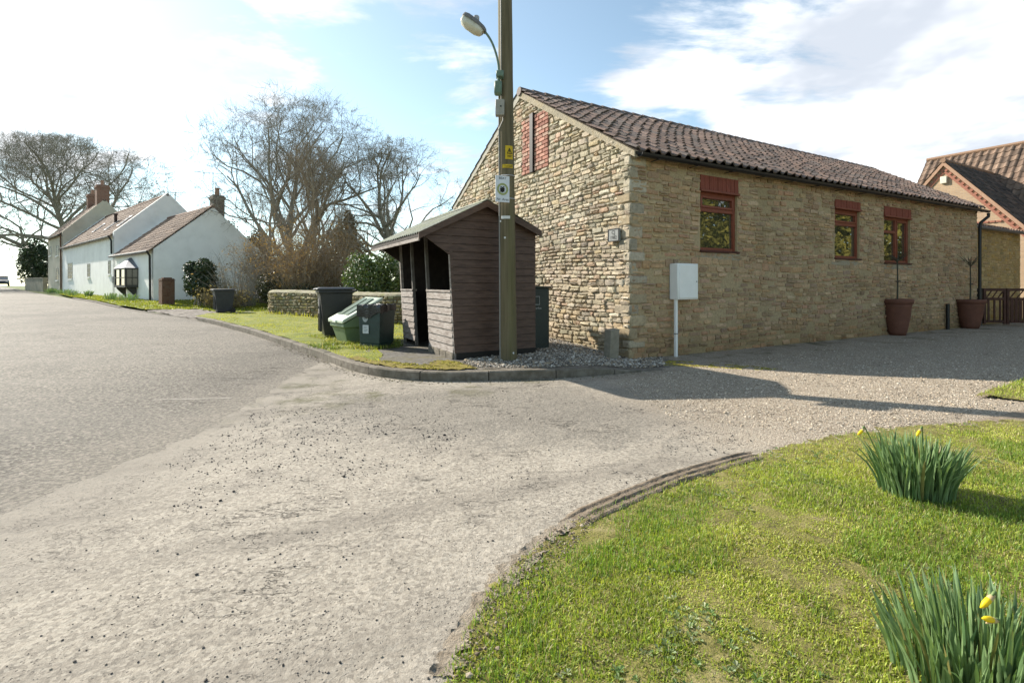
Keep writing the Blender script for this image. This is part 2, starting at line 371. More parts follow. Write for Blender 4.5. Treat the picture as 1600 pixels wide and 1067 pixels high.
M_VERGE = mat('verge_turf', [(.10, .12, .02), (.17, .19, .03), (.25, .23, .06)], 3, .95, .7, 50)
M_PAVE = mat('pavement_tarmac', [(.07, .065, .058), (.13, .12, .105), (.19, .175, .15)], 20, .85, .5, 120, blotch=.5, dirt=(.12, .10, .03))
M_MOSS = mat('yellow_moss', [(.12, .095, .025), (.22, .175, .035), (.15, .13, .03)], 14, .95, .8, 60)
M_BED = mat('gravel_bed_soil', [(.10, .085, .065), (.18, .155, .125), (.27, .24, .2)], 30, .9, .8, 90)
M_SOIL = mat('bare_soil', [(.20, .16, .115), (.30, .25, .19), (.37, .315, .245)], 25, .95, .9, 90)
M_KERB = mat('kerb_concrete', [(.10, .085, .065), (.165, .142, .112), (.22, .195, .16)], 12, .9, .5, 70, blotch=.6, dirt=(.07, .065, .04))

# ============================================================ ground sheets
rr = np.concatenate([[0], np.geomspace(1.2, 900, 60)]); th = np.linspace(0, 2*math.pi, 121)[:-1]
V = [(0, 12, 0)]+[(r*math.cos(t), 12+r*math.sin(t), 0) for r in rr[1:] for t in th]
V = np.array(V, float); V[:, 2] = gz(V[:, 0], V[:, 1])-.09
L, S = [], []
n = len(th)
for k in range(n): S.append(len(L)); L += [0, 1+k, 1+(k+1) % n]
for i in range(len(rr)-2):
    for k in range(n):
        a = 1+i*n; S.append(len(L)); L += [a+k, a+n+k, a+n+(k+1) % n, a+(k+1) % n]
g = arr_obj('ground', V, L, S, M_FIELD, None, None, True); g['kind'] = 'structure'
KERB = [(2.25, 7.22), (1.2, 6.76), (.42, 6.5), (-.82, 6.36), (-1.6, 6.55), (-2.3, 7.12), (-3.3, 8.4), (-4.75, 10.15), (-7.1, 12.9), (-10.9, 16.7), (-14.3, 19.0), (-17.8, 21.6), (-27.6, 30.0), (-54, 53.6), (-80, 76), (-140, 130)]
KC = crom(KERB, 8)
left = [(-140, 105), (-80, 60), (-40, 28), (-14, 6), (-9, -2), (-9, -7)]
sheet('road', KC[4:]+left+[(9, -7), (9, 5), (3.5, 7.6)], gz, 0, M_ROAD, 1.2, 0, 1.2)
dr = crom([(-3.05, 7.9), (-2.95, 6.6), (-2.72, 4.95), (-2.62, 4.0), (-2.72, 3.2), (-2.8, 2.6), (-3.0, 1.0), (-3.6, -2), (-4, -6)], 6)
dr = resample(dr, .09, False, .028, 3)
kin = [p for p in KC if p[0] < 2.3 and p[0] > -2.95]
DRV = dr+[(9.5, -6), (24, -2), (34, 12), (22, 19), (14.3, 15.2), (2.0, 8.3)]+kin
sheet('driveway', DRV, gz, .006, M_DRIVE, .3, 0, .3)
sheet('footpath', [(4.9, 4.62), (6.5, 4.5), (14, 3.6), (14, 2.7), (6.5, 3.65), (4.6, 3.85), (3.6, 3.6), (3.9, 4.3)], gz, .0105, mat('footpath_tarmac', [(.16, .125, .09), (.26, .205, .15), (.34, .28, .215)], 18, .9, .6, 110), .25, .012, .12)

# kerb: single stones with joints, dropped past the corner
kp = resample(KC[:-16], .03, False); kp = np.array(kp); ds = np.r_[0, np.cumsum(np.linalg.norm(np.diff(kp, axis=0), axis=1))]
mb = MB(); s0 = 0.0
while s0 < 34:
    s1 = min(s0+.9, ds[-1]-.1); ss = np.linspace(s0+.006, s1-.006, 6)
    xs = np.interp(ss, ds, kp[:, 0]); ys = np.interp(ss, ds, kp[:, 1])
    tx = np.gradient(xs); ty = np.gradient(ys); l = np.hypot(tx, ty); nx, ny = ty/l, -tx/l     # towards the verge
    if np.dot((nx[2], ny[2]), (-.3, 1)) < 0 and s0 < 6: nx, ny = -nx, -ny
    elif s0 >= 6 and nx[2] < 0: nx, ny = -nx, -ny
    jz = random.uniform(-.006, .006); w = .125; vs = []
    top = plat(xs, ys)+.008+jz; g0 = gz(xs, ys)
    if s0 > 17: top = np.minimum(top, g0+.02+.03*(s0 > 24))
    for i in range(6):
        vs += [(xs[i], ys[i], g0[i]-.08), (xs[i], ys[i], top[i]-.015), (xs[i]+nx[i]*.015, ys[i]+ny[i]*.015, top[i]), (xs[i]+nx[i]*w, ys[i]+ny[i]*w, top[i]), (xs[i]+nx[i]*w, ys[i]+ny[i]*w, g0[i]-.08)]
    fs = [(i*5+j, i*5+j+1, i*5+j+6, i*5+j+5) for i in range(5) for j in range(4)]+[(0, 1, 2, 3, 4), (25, 26, 27, 28, 29)]
    mb.add(vs, fs); s0 = s1
k_ = mb.build('kerb', M_KERB); k_['kind'] = 'structure'

KIN = [(p[0]-.02, p[1]+.05) for p in KC]
vg = [p for p in KC if -10.9 <= p[0] <= -1.9]
VERGE = [(x+.09, y+.09) for x, y in vg]+[(-11.4, 18.6), (-9.6, 19.6), (-6, 24), (6, 26), (6, 18.5), (-1.6, 14.6), (-1.9, 11.6), (-2.3, 9.9), (-2.35, 8.6), (-2.1, 8.0)]
sheet('verge', VERGE, plat, .008, M_VERGE, .35, .01, .3, rough_z=.008)
PAVE = [(x+(.02 if x < 0 else 0), y+.1) for x, y in KC if -2.9 <= x <= .7]
PAVE = [(.5, 7.4)]+[(x, y) for x, y in PAVE][0:]+[(-2.5, 8.4), (-2.6, 10.0), (-1.3, 10.4), (.6, 8.8)]
sheet('pavement', PAVE, plat, .0, M_PAVE, .25, .004, .2)
BED = [(-.72, 7.12), (-.5, 6.62), (-.1, 6.6), (.42, 6.57), (1.2, 6.84), (2.2, 7.28), (2.7, 7.7), (2.6, 8.5), (2.0, 8.4), (-1.7, 14.7), (-2.2, 13.5), (-1.2, 10.6), (.5, 8.5), (-.7, 7.45)]
sheet('gravel_bed', BED, plat, .003, M_BED, .2, .01, .15, rough_z=.006)
sheet('moss_strip', [(-2.05, 7.02), (-1.62, 6.68), (-1.2, 6.56), (-.7, 6.5), (-.5, 6.62), (-.75, 6.98), (-.9, 7.3), (-1.05, 7.3), (-1.2, 6.95), (-1.0, 6.72), (-1.5, 6.84), (-1.95, 7.2), (-2.4, 7.7), (-2.5, 7.5)], plat, .017, M_MOSS, .08, .02, .05, rough_z=.006)
LAWN = [tuple(at(px, py, 962.5/(py-HY))[:2]) for px, py in ((690, 1067), (722, 1000), (762, 930), (800, 890), (850, 845), (905, 812), (1000, 772), (1100, 738), (1200, 707), (1300, 684), (1400, 672), (1500, 668), (1600, 667))]
LAWN = [(-.25, -.5), (-.22, .7), (-.22, 1.2)]+LAWN+[(6.5, 4.28), (10, 3.4), (9, -.5)]
_PERM = np.random.default_rng(99).random((64, 64))
def vnoise(x, y):
    xi, yi = np.floor(x).astype(int), np.floor(y).astype(int); fx, fy = x-xi, y-yi; fx = fx*fx*(3-2*fx); fy = fy*fy*(3-2*fy); g = lambda i, j: _PERM[i % 64, j % 64]
    return (g(xi, yi)*(1-fx)+g(xi+1, yi)*fx)*(1-fy)+(g(xi, yi+1)*(1-fx)+g(xi+1, yi+1)*fx)*fy
def fnoise(x, y): return vnoise(x, y)*.55+vnoise(x*2.1+5, y*2.1+9)*.3+vnoise(x*4.3+2, y*4.3+1)*.15
def edge_d(x, y):                          # 0 at the worn edge of the lawn -> 1 inside
    e = np.array(LAWN[2:-2]); d = np.full(np.shape(x), 9.)
    for a, b in zip(e[:-1], e[1:]):
        ab = b-a; t = np.clip(((x-a[0])*ab[0]+(y-a[1])*ab[1])/(ab@ab), 0, 1); d = np.minimum(d, np.hypot(x-a[0]-t*ab[0], y-a[1]-t*ab[1]))
    return d
def lawnz(x, y):
    x = np.asarray(x, float); y = np.asarray(y, float)
    return gz(x, y)+.010+.055*sstep(0, .9, edge_d(x, y))+.022*(fnoise(x*2.2, y*2.2)-.5)*sstep(.05, .5, edge_d(x, y))
sheet('lawn', LAWN, lawnz, 0, M_TURF, .08, .03, .05, rough_z=.004)
LAWN2 = [(4.75, 5.05), (5.1, 4.78), (6.5, 4.72), (12, 4.0), (12, 6.5), (6.9, 6.3), (6.1, 5.85), (5.2, 5.3)]
sheet('lawn_corner', LAWN2, lambda x, y: gz(x, y)+.03, 0, M_TURF, .12, .015, .1, rough_z=.006)
FAR = [(-14.8, 19.9), (-17.8, 21.95), (-27.4, 30.4), (-33.4, 36.2), (-34.2, 37.9), (-17.9, 24.7), (-14.2, 29), (-9, 27), (-9.5, 19.9), (-11.6, 19.3), (-12.2, 20.0), (-13.2, 20.6)]
sheet('cottage_lawn', FAR, gz, .025, mat('cottage_turf', [(.12, .15, .02), (.19, .22, .03), (.26, .26, .05)], 2, .95, .7, 40), .6, .03, .4, rough_z=.012)
sheet('farm_track', [(-10.9, 16.75), (-14.6, 19.5), (-13.4, 20.5), (-12.2, 19.9), (-11.7, 19.2), (-10.4, 19.8), (-9.6, 19.4), (-10.6, 17.5)], gz, .03, mat('track_gravel', [(.09, .075, .06), (.2, .175, .15), (.3, .27, .23)], 6, .95, .9, 40), .3, .04, .2, rough_z=.02)
# ruts pressed into the lawn edge
def rut(pts, n, gap, w, hgt, nm):
    c = np.array(resample(crom(pts, 6), .02, False)); tx = np.gradient(c[:, 0]); ty = np.gradient(c[:, 1]); l = np.hypot(tx, ty); nx, ny = -ty/l, tx/l
    mb = MB(); rows = np.linspace(-gap*n/2, gap*n/2, n*8+1); k = len(rows); r = np.random.default_rng(5)
    vs = []; vn1 = np.convolve(r.normal(0, 1, 1000), np.ones(4)/4, 'same')
    for i in range(len(c)):
        fade = min(1, i/12, (len(c)-1-i)/12)
        for j, o in enumerate(rows):
            x, y = c[i, 0]+nx[i]*o, c[i, 1]+ny[i]*o; rid = max(0, math.cos(2*math.pi*o/gap))**.7*hgt
            vs.append((x, y, max(float(lawnz(x, y)), float(gz(x, y))+.012)+.004+fade*(rid*(.8+.35*vn1[(i+3*j) % 997])+r.normal(0, .0012))-.02*(j in (0, k-1))-.03*(1-fade)))
    mb.add(vs, [(i*k+j, i*k+j+1, (i+1)*k+j+1, (i+1)*k+j) for i in range(len(c)-1) for j in range(k-1)])
    o = mb.build(nm, mat('rut_mud', [(.13, .098, .066), (.21, .165, .118), (.29, .235, .175)], 20, .95, .8, 80), None, True); o['kind'] = 'structure'
G2 = lambda px, py: tuple(at(px, py, 962.5/(py-HY))[:2])
rut([G2(866, 832), G2(920, 806), G2(985, 778), G2(1060, 748), G2(1130, 727), G2(1205, 706)], 3, .056, .2, .012, 'tyre_rut')
rut([G2(826, 920), G2(829, 890), G2(836, 862)], 3, .035, .1, .012, 'tyre_rut')
sheet('bare_soil', [G2(*p) for p in ((672, 1060), (700, 1000), (748, 925), (790, 880), (842, 838), (885, 812), (905, 822), (872, 842), (835, 885), (815, 915), (785, 935), (762, 965), (730, 1010), (712, 1066))], lambda x, y: np.maximum(np.where(inside(LAWN, x, y), lawnz(x, y), 0), gz(x, y)+.009), .003, M_SOIL, .03, .012, .018, rough_z=.003)
def dash(name, a, b, w, c=(.55, .53, .48)):
    a, b = np.array(a), np.array(b); d = (b-a)/np.linalg.norm(b-a); q = np.array([-d[1], d[0]])*w/2
    o = sheet(name, [tuple(a-q), tuple(b-q), tuple(b+q), tuple(a+q)], gz, .003, mat('worn_road_paint', [(.2, .18, .15), (.34, .31, .265)], 9, .9), .3, .008, .15); return o
dash('road_marking', G2(236, 625), G2(362, 622), .045)
for i in range(5):
    t = 13+i*7.0; dash('road_marking', (-t*.735-4.0, t*.68+1.0), (-(t+2.6)*.735-4.0, (t+2.6)*.68+1.0), .1)
# ============================================================ stone masonry
def masonry(O, U, Nn, length, zb, zt, seed, holes=(), ch=(.075, .15), cw=(.14, .42), proud=(.015, .045), cols=None, mort=None, step_u=0.02, wave=.03, skipf=None):
    """rubble stones as small rounded lumps in rough courses. O base corner (x,y), U along, Nn outward; returns V, loops, starts, colours"""
    r = np.random.default_rng(seed); VV, LL, SS, CC = [], [], [], []; nv = 0
    nu, nw = 7, 6; a = np.array([-1, -.86, -.45, .05, .5, .88, 1]); b = np.array([-1, -.78, -.25, .3, .8, 1]); A, B = np.meshgrid(a, b, indexing='ij')
    # square to rounded square
    fs = [(i*nw+j, (i+1)*nw+j, (i+1)*nw+j+1, i*nw+j+1) for i in range(nu-1) for j in range(nw-1)]; fs = np.array(fs)
    z = zb
    while z < zt(None)-.03:
        h = r.uniform(*ch); s = -r.uniform(0, .3)
        if r.random() < .12: h *= 1.35
        while s < length:
            w = r.uniform(*cw)*(.75+h*2.6); u0, u1 = s, s+w; s = u1
            uc = (u0+u1)/2; zc = z+h/2+wave*math.sin(uc*1.3+z*2+seed)
            lo, hi = max(u0, .0), min(u1, length)
            if hi-lo < .06: continue
            hh = h*r.uniform(.82, 1.08); top = zt((lo+hi)/2)
            if zc-hh*.35 > top: continue
            zc_top = min(zc+hh/2, top); zc_bot = max(zc-hh/2, zb-.05)
            if zc_top-zc_bot < .025: continue
            bad = False
            for (h0, h1, z0, z1) in holes:
                if hi > h0 and lo < h1 and zc_top > z0 and zc_bot < z1:
                    if h0-lo > .09: hi = min(hi, h0)
                    elif hi-h1 > .09: lo = max(lo, h1)
                    elif z0-zc_bot > .05: zc_top = min(zc_top, z0)
                    elif zc_top-z1 > .05: zc_bot = max(zc_bot, z1)
                    else: bad = True
                    if hi > h0+.001 and lo < h1-.001 and zc_top > z0+.001 and zc_bot < z1-.001: bad = True
            if bad or (skipf and skipf(uc, zc)): continue
            if zc_top-zc_bot > .095 and r.random() < .33:               # two thin stones in place of one
                zm = zc_bot+(zc_top-zc_bot)*r.uniform(.4, .6); zz2 = ((zc_bot, zm), (zm, zc_top))
            else: zz2 = ((zc_bot, zc_top),)
            for zc_bot, zc_top in zz2:
                gap = r.uniform(.003, .009); hu, hv = (hi-lo)/2-gap, (zc_top-zc_bot)/2-gap
                if hu < .02 or hv < .012: continue
                k = r.uniform(.03, .22); d = r.uniform(*proud)
                X = A*(1-k*B*B*.55); Z = B*(1-k*A*A*.55)
                X = X+r.normal(0, .05, X.shape); Z = Z+r.normal(0, .075, Z.shape)
                R = np.maximum(np.abs(A), np.abs(B)); prof = np.where(R > .99, -.25, np.where(R > .77, .84, 1.0))
                tl = r.normal(0, .2, 2)
                D = d*(prof*(1+tl[0]*A+tl[1]*B)+r.normal(0, .17, A.shape))
                D = np.where(R > .99, -.02, D)
                uu = (lo+hi)/2+X*hu; zz = (zc_top+zc_bot)/2+Z*hv+A*hu*r.normal(0, .025)
                P = np.empty((nu*nw, 3)); P[:, 0] = O[0]+U[0]*uu.ravel()+Nn[0]*D.ravel(); P[:, 1] = O[1]+U[1]*uu.ravel()+Nn[1]*D.ravel(); P[:, 2] = zz.ravel()
                c = np.array(cols[r.choice(len(cols), p=PROB[:len(cols)]/PROB[:len(cols)].sum())])*r.uniform(.86, 1.13)*(1+r.normal(0, .02, 3))
                VV.append(P); CC.append(np.tile(np.clip(c, .01, .9), (nu*nw, 1))); LL.append((fs+nv).ravel()); nv += nu*nw
        z += h
    V = np.concatenate(VV); L_ = np.concatenate(LL); return V, L_, np.arange(len(L_)//4)*4, np.concatenate(CC)
PROB = np.array([.26, .22, .17, .14, .09, .06, .06])
HONEY = [(0.429, 0.293, 0.179), (0.378, 0.26, 0.161), (0.477, 0.341, 0.221), (0.348, 0.248, 0.166), (0.415, 0.266, 0.15), (0.312, 0.22, 0.146), (0.423, 0.261, 0.162)]
PALE = [(0.46, 0.393, 0.293), (0.411, 0.351, 0.263), (0.494, 0.435, 0.339), (0.37, 0.322, 0.248), (0.44, 0.355, 0.237), (0.329, 0.289, 0.226), (0.439, 0.328, 0.232)]  # same stone as HONEY, paler: sunlight on the gable put into the colour
def stone_mat(name, grime=.5):
    m = bpy.data.materials.new(name); N = NT(m); co = N.n('ShaderNodeTexCoord').outputs['Object']; ge = N.n('ShaderNodeNewGeometry').outputs['Position']
    a = N.n('ShaderNodeAttribute', _attribute_name='Col').outputs[0]
    n1 = N.noise(co, 22, 6, .7); n2 = N.noise(co, 1.1, 5, .6); n3 = N.noise(co, 70, 4, .7)
    c = N.mix(1.0, a, N.ramp(n1, [(.25, (.62, .6, .58)), (.5, (1, 1, 1)), (.75, (1.28, 1.25, 1.2))]), 'MULTIPLY')
    c = N.mix(N.math('MULTIPLY', N.smooth(n2, .48, .68), grime), c, N.mix(1.0, c, (.68, .68, .63), 'MULTIPLY'))
    c = N.mix(N.math('MULTIPLY', N.smooth(N.noise(co, 5.5, 6, .7), .6, .74), .55), c, (.33, .33, .27))
    z = N.n('ShaderNodeSeparateXYZ', Vector=ge).outputs[2]
    damp = N.math('MULTIPLY', N.math('SUBTRACT', 1.0, N.smooth(N.math('ADD', z, N.math('MULTIPLY', n2, 1.1)), .5, 1.35)), .6)
    c = N.mix(damp, c, N.mix(1.0, c, (.66, .6, .47), 'MULTIPLY'))
    p = N.n('ShaderNodeBsdfPrincipled', Roughness=.95); N.t.links.new(c, p.inputs[0]); p.inputs['Specular IOR Level'].default_value = .12
    h = N.math('ADD', n1, N.math('MULTIPLY', n3, .5))
    b = N.n('ShaderNodeBump', Strength=.85, Distance=.016, Height=h); N.t.links.new(b.outputs[0], p.inputs['Normal'])
    N.t.links.new(p.outputs[0], N.n('ShaderNodeOutputMaterial').inputs[0]); return m
M_STONE = stone_mat('rubble_limestone'); M_MORT = stone_mat('lime_mortar', .3)
def merge(parts):
    Vs, Ls, Ss, Cs = [], [], [], []; nv = nl = 0
    for V, L, S, C in parts:
        Vs.append(np.asarray(V, float)); Ls.append(np.asarray(L)+nv); Ss.append(np.asarray(S)+nl); Cs.append(np.asarray(C, float)); nv += len(V); nl += len(L)
    return np.concatenate(Vs), np.concatenate(Ls), np.concatenate(Ss), np.concatenate(Cs)
def mb_arr(mb):
    L = np.array([i for f in mb.f for i in f]); S = np.cumsum([0]+[len(f) for f in mb.f])[:-1]; return np.array(mb.v), L, S, np.array(mb.c)
def wall_face(P, length, z0, ztop, holes, depth, mb, back):
    """flat wall face with openings and their reveals. P(u, d, z): point u along, d inwards"""
    us = sorted({0, length, *[h for q in holes for h in q[:2]]})
    for a, b in zip(us[:-1], us[1:]):
        hs = sorted([(q[2], q[3]) for q in holes if q[0] <= a+1e-6 and q[1] >= b-1e-6]); z = z0
        for h0, h1 in hs:
            mb.quad(P(a, 0, z), P(b, 0, z), P(b, 0, h0), P(a, 0, h0)); z = h1
        mb.quad(P(a, 0, z), P(b, 0, z), P(b, 0, ztop(b)), P(a, 0, ztop(a)))
    for h0, h1, a, b in holes:
        mb.quad(P(h0, 0, a), P(h0, depth, a), P(h0, depth, b), P(h0, 0, b)); mb.quad(P(h1, 0, a), P(h1, depth, a), P(h1, depth, b), P(h1, 0, b))
        mb.quad(P(h0, 0, a), P(h1, 0, a), P(h1, depth, a), P(h0, depth, a)); mb.quad(P(h0, 0, b), P(h1, 0, b), P(h1, depth, b), P(h0, depth, b))
def pantiles(name, E0, E1, R0, R1, tw, courses, cols, parent, material, amp=.05, seed=3, thick=.028, smooth=True):
    """clay pantiles over the slope between an eave E0-E1 and a ridge R0-R1: rolls, laps and slipped tiles are real relief"""
    E0, E1, R0, R1 = (np.asarray(q, float) for q in (E0, E1, R0, R1)); r = np.random.default_rng(seed)
    n = max(3, int(np.linalg.norm(E1-E0)/tw)); sub = 8; nu = n*sub+1
    nrm = np.cross(E1-E0, R0-E0); nrm /= np.linalg.norm(nrm); nrm *= np.sign(nrm[2])
    u = np.arange(nu)/sub; fr = u % 1.0
    prof = amp*np.clip(np.cos((fr-.22)*2*math.pi), -.35, 1)
    ti = np.minimum(u.astype(int), n-1)
    VV, CC = [], []; rows = []
    for k in range(courses):
        js = r.normal(0, .011, n); jn = r.normal(0, .005, n); pick = r.choice(len(cols), n); br = r.uniform(.8, 1.18, n)
        c = np.array([np.array(cols[pick[i]])*br[i] for i in range(n)])
        for t, lift, dn in ((k, 0.0, 0), (k, thick, 0), (k+1.12, .0, 1)):
            tt = min(t, courses+.05)/courses
            e = E0+(E1-E0)*(u/n)[:, None]; q = R0+(R1-R0)*(u/n)[:, None]
            p = e+(q-e)*(tt+(js[ti]/4.0 if dn == 0 else js[ti]/4.0)[:, None]) + nrm*(prof+lift+jn[ti]+.004)[:, None]
            VV.append(p); CC.append(c[ti])
    V = np.concatenate(VV); C = np.concatenate(CC); L = []
    for k in range(courses):
        for q in (0, 1):
            a = (k*3+q)*nu; i = np.arange(nu-1); L.append(np.stack([a+i, a+i+1, a+nu+i+1, a+nu+i], 1).ravel())
    L = np.concatenate(L)
    o = arr_obj(name, V, L, np.arange(len(L)//4)*4, material, parent, C, False); return o
M_TILE = mat('clay_pantile', [(.75, .75, .78), (1, 1, 1), (1.2, 1.15, 1.05)], 9, .72, .35, 60, 'Col', .35, blotch=.35, dirt=(.07, .065, .055))
M_BLACK = mat('black_gutter_plastic', (.012, .012, .012), 10, .4, 0, spec=.4)
M_MORTAR = mat('pale_verge_mortar', [(.22, .19, .135), (.35, .30, .22), (.29, .23, .13)], 6, .95, .9, 26, blotch=.5, dirt=(.2, .18, .14))
M_FRAME = mat('red_brown_frame', [(.15, .035, .016), (.22, .055, .026)], 20, .5, .1, 60, spec=.4, stretch=(4, 4, .6))
M_LINT = mat('red_painted_lintel', [(.15, .042, .026), (.26, .07, .045)], 14, .8, .3, 40, stretch=(5, 5, .5))
M_GLASS = glass('window_glass', (.05, .05, .03), .015, 2.0)
# ============================================================ the barn
U = vec(.8746, .4848, 0); W = vec(-.4848, .8746, 0); UP = vec(0, 0, 1)
C0 = vec(1.97, 8.19, 0)
def BP(u, w, z): return C0+U*u+W*w+UP*z
def wt(px):                                # photo column -> metres along the long wall
    k = (px-HX)/F; return (k*C0[1]-C0[0])/(U[0]-k*U[1])
def wz(px, py): return CAMH-(py-HY)/F*(C0[1]+U[1]*wt(px))
BL, BW, EZ, RW, RZ = 13.8, 7.54, 3.5, 3.62, 5.62; RL = 15.6
barn = thing('stone_barn', 'long honey-coloured rubble stone barn with pantile roof and three red-brown windows', 'barn', BP(0, 0, 0))
WIN = []
for l, r_, t0, t1, lt, b in ((1094, 1152, 300, 305, 273, 391), (1304, 1343, 327, 330, 311, 403), (1381, 1422, 340, 342, 322, 410)):
    WIN.append((wt(l), wt(r_), wz(l, b), wz((l+r_)/2, (t0+t1)/2), wz(l, lt)))
holes = [(a, b, c, e) for a, b, c, d, e in WIN]
mb = MB(); mb.cur = (.40, .31, .19)
et = lambda u: EZ+.07*u/BL
wall_face(lambda u, d, z: BP(u, d, z), BL, -.3, et, holes, .14, mb, 0)
mb.cur = (.42, .36, .265)
gt = lambda w: EZ+(RZ-EZ)*w/RW if w < RW else RZ+(3.6-RZ)*(w-RW)/(BW-RW)
for a, b in ((0, RW), (RW, BW)): mb.quad(BP(0, a, -.3), BP(0, b, -.3), BP(0, b, gt(b)), BP(0, a, gt(a)))
FE, FR, FB = BP(BL, 0, 0), BP(RL, RW, 0), BP(RL+1.2, BW, 0)     # the skewed far end
mb.quad(FE-UP*.3, FR-UP*.3, FR+UP*RZ, FE+UP*EZ); mb.quad(FR-UP*.3, FB-UP*.3, FB+UP*3.6, FR+UP*RZ); mb.quad(FB-UP*.3, BP(0, BW, -.3), BP(0, BW, 3.6), FB+UP*3.6)
parts = [mb_arr(mb)]
_sm = np.random.default_rng(5).uniform(0, 1, (40, 90))
def smear(uc, zc): return _sm[int(zc*9) % 40, int(uc*5) % 90] < .10
parts.append(masonry(BP(0, 0, 0), U, -W, BL, -.05, lambda u: EZ if u is None else et(u)-.02, 21, holes, (.07, .135), (.12, .36), (.010, .03), HONEY, wave=.06, skipf=smear))
BI0, BI1 = 2.45, 3.55
brk = [(BI0, BI1, 3.73, 4.97)]
parts.append(masonry(BP(0, 0, 0), W, -U, BW, -.05, lambda w: RZ if w is None else gt(w)-.05, 33, brk, (.055, .125), (.10, .32), (.014, .046), PALE))
mq = MB(); r = np.random.default_rng(4); z = -.05; k = 0                            # corner stones
while z < EZ-.1:
    h = r.uniform(.12, .24); h = min(h, EZ-.04-z); a, b = (.36, .2) if k % 2 else (.2, .34); mq.cur = tuple(np.array(PALE[r.integers(0, 5)])*r.uniform(.75, 1.0))
    j = r.uniform(.014, .03); j2 = r.uniform(.02, .04)
    mq.obox(BP(-j2, -j, z+.006), U*(a*r.uniform(.8, 1.2)), W*(b*r.uniform(.8, 1.2)), UP*(h-.012), .022); z += h; k += 1
parts.append(mb_arr(mq))
Vw, Lw, Sw, Cw = merge(parts); arr_obj('wall', Vw, Lw, Sw, M_STONE, barn, Cw, False)
TC = [(0.158, 0.109, 0.086), (0.142, 0.104, 0.085), (0.13, 0.104, 0.089), (0.174, 0.117, 0.091), (0.191, 0.135, 0.108)]
ov = -W*.16
rs = (RZ-EZ)/RW
E0, E1, R0, R1 = BP(-.07, -.16, EZ-.16*rs+.05), BP(BL+.12, -.16, EZ+.07-.16*rs+.05), BP(-.07, RW, RZ+.09), BP(RL+.12, RW, RZ+.05)
rf = pantiles('roof', E0, E1, R0, R1, .235, 15, TC, barn, M_TILE, seed=8, amp=.042)
B0, B1 = BP(-.07, BW+.16, 3.55), BP(RL+1.3, BW+.16, 3.55)
pantiles('rear_roof', B1, B0, R1, R0, .26, 12, TC, barn, M_TILE, seed=9)
mb = MB(); n = 46
for i in range(n):                                                                   # ridge tiles
    a = R0+(R1-R0)*(i/n); b = R0+(R1-R0)*((i+1.06)/n); mb.tube([a-UP*.02, b-UP*.035], [.105, .098], 10)
mb.build('ridge_tile', M_TILE, rf); MATS['clay_pantile']
o = rf.children[0]; a = o.data.color_attributes.new('Col', 'FLOAT_COLOR', 'POINT'); a.data.foreach_set('color', np.tile([.12, .085, .07, 1], len(o.data.vertices)))
mb = MB(); mb.prism([E0-UP*.03+U*.05, E1-UP*.03-U*.05, R1-UP*.04-U*.05, R0-UP*.04+U*.05], vec(0, 0, -.05)); mb.prism([B0-UP*.05+U*.05, B1-UP*.05-U*.05, R1-UP*.06-U*.05, R0-UP*.06+U*.05], vec(0, 0, -.05)); mb.build('roof_board', mat('dark_roof_board', (.03, .025, .02), 10), barn)
mb = MB()                                                                             # gutter
ga, gb = BP(.02, -.2, EZ-.15), BP(BL+.2, -.2, EZ-.08)
prof = [(math.cos(t)*.062, math.sin(t)*.062) for t in np.linspace(math.pi, 2*math.pi, 9)]; prof += [(x*.9, y*.9) for x, y in prof[::-1]]
vs = [p+W*x+UP*(y+.05) for p in (ga, gb) for x, y in prof]; m_ = len(prof); mb.add(vs, [(i, (i+1) % m_, m_+(i+1) % m_, m_+i) for i in range(m_)]+[tuple(range(m_)), tuple(range(m_, 2*m_))])
for i in range(15):
    p = ga+(gb-ga)*((i+.4)/15); mb.obox(p-U*.015-W*.07-UP*.035, U*.03, W*.2, UP*.012)
mb.build('gutter', M_BLACK, barn)
mb = MB(); e = gb; mb.tube([e-UP*.02, e+UP*-.12, e+W*.14-UP*.3+U*-.12, e+W*.15-UP*.42+U*-.14, BP(BL+.02, -.06, 2.6), BP(BL+.02, -.06, .1)], .042, 10); mb.build('drainpipe', M_BLACK, barn)
mb = MB()
v0, v1, v2 = BP(-.045, -.14, EZ-.06), BP(-.045, RW, RZ+.07), BP(-.045, BW+.1, 3.62)
mb.prism([v0-UP*.10, v1-UP*.15, v1, v0], U*.1)
mb.build('verge_mortar', M_MORTAR, barn)
mb = MB(); mb.prism([v1-UP*.15, v2-UP*.15, v2+UP*.05, v1+UP*.07], U*.28); mb.build('coping', mat('coping_stone', [(.3, .28, .24), (.42, .39, .33)], 6, .95, .5, 40), barn)
# red brick blocking and its post in the gable
mb = MB(); r = np.random.default_rng(2)
mb.cur = (.30, .22, .17); mb.obox(BP(-.01, BI0, 3.73), W*(BI1-BI0), UP*1.24, U*.1)
z = 3.74; k = 0
while z < 4.95:
    h = min(.078, 4.965-z); s = BI0-(.11 if k % 2 else 0)
    while s < BI1:
        a, b = max(s, BI0)+.006, min(s+.225, BI1)-.006; s += .235
        if b-a < .03: continue
        q = r.uniform(.8, 1.2); mb.cur = tuple(np.array([(.36, .17, .125), (.42, .22, .165), (.31, .14, .105), (.40, .26, .2)][r.integers(0, 4)])*q)
        mb.obox(BP(-.035+r.uniform(-.006, .006), a, z+.005), W*(b-a), UP*(h-.012), U*.06, .005)
    z += .082; k += 1
mb.build('brick_blocking', mat('red_brick', [(.8, .8, .8), (1.1, 1.1, 1.1)], 20, .9, .4, 60, 'Col'), barn, usecol=True)
mb = MB(); mb.obox(BP(-.075, 3.0, 3.72), W*.14, UP*1.3, U*.07, .006); mb.build('iron_post', mat('dark_iron', (.018, .013, .012), 10, .6), barn)
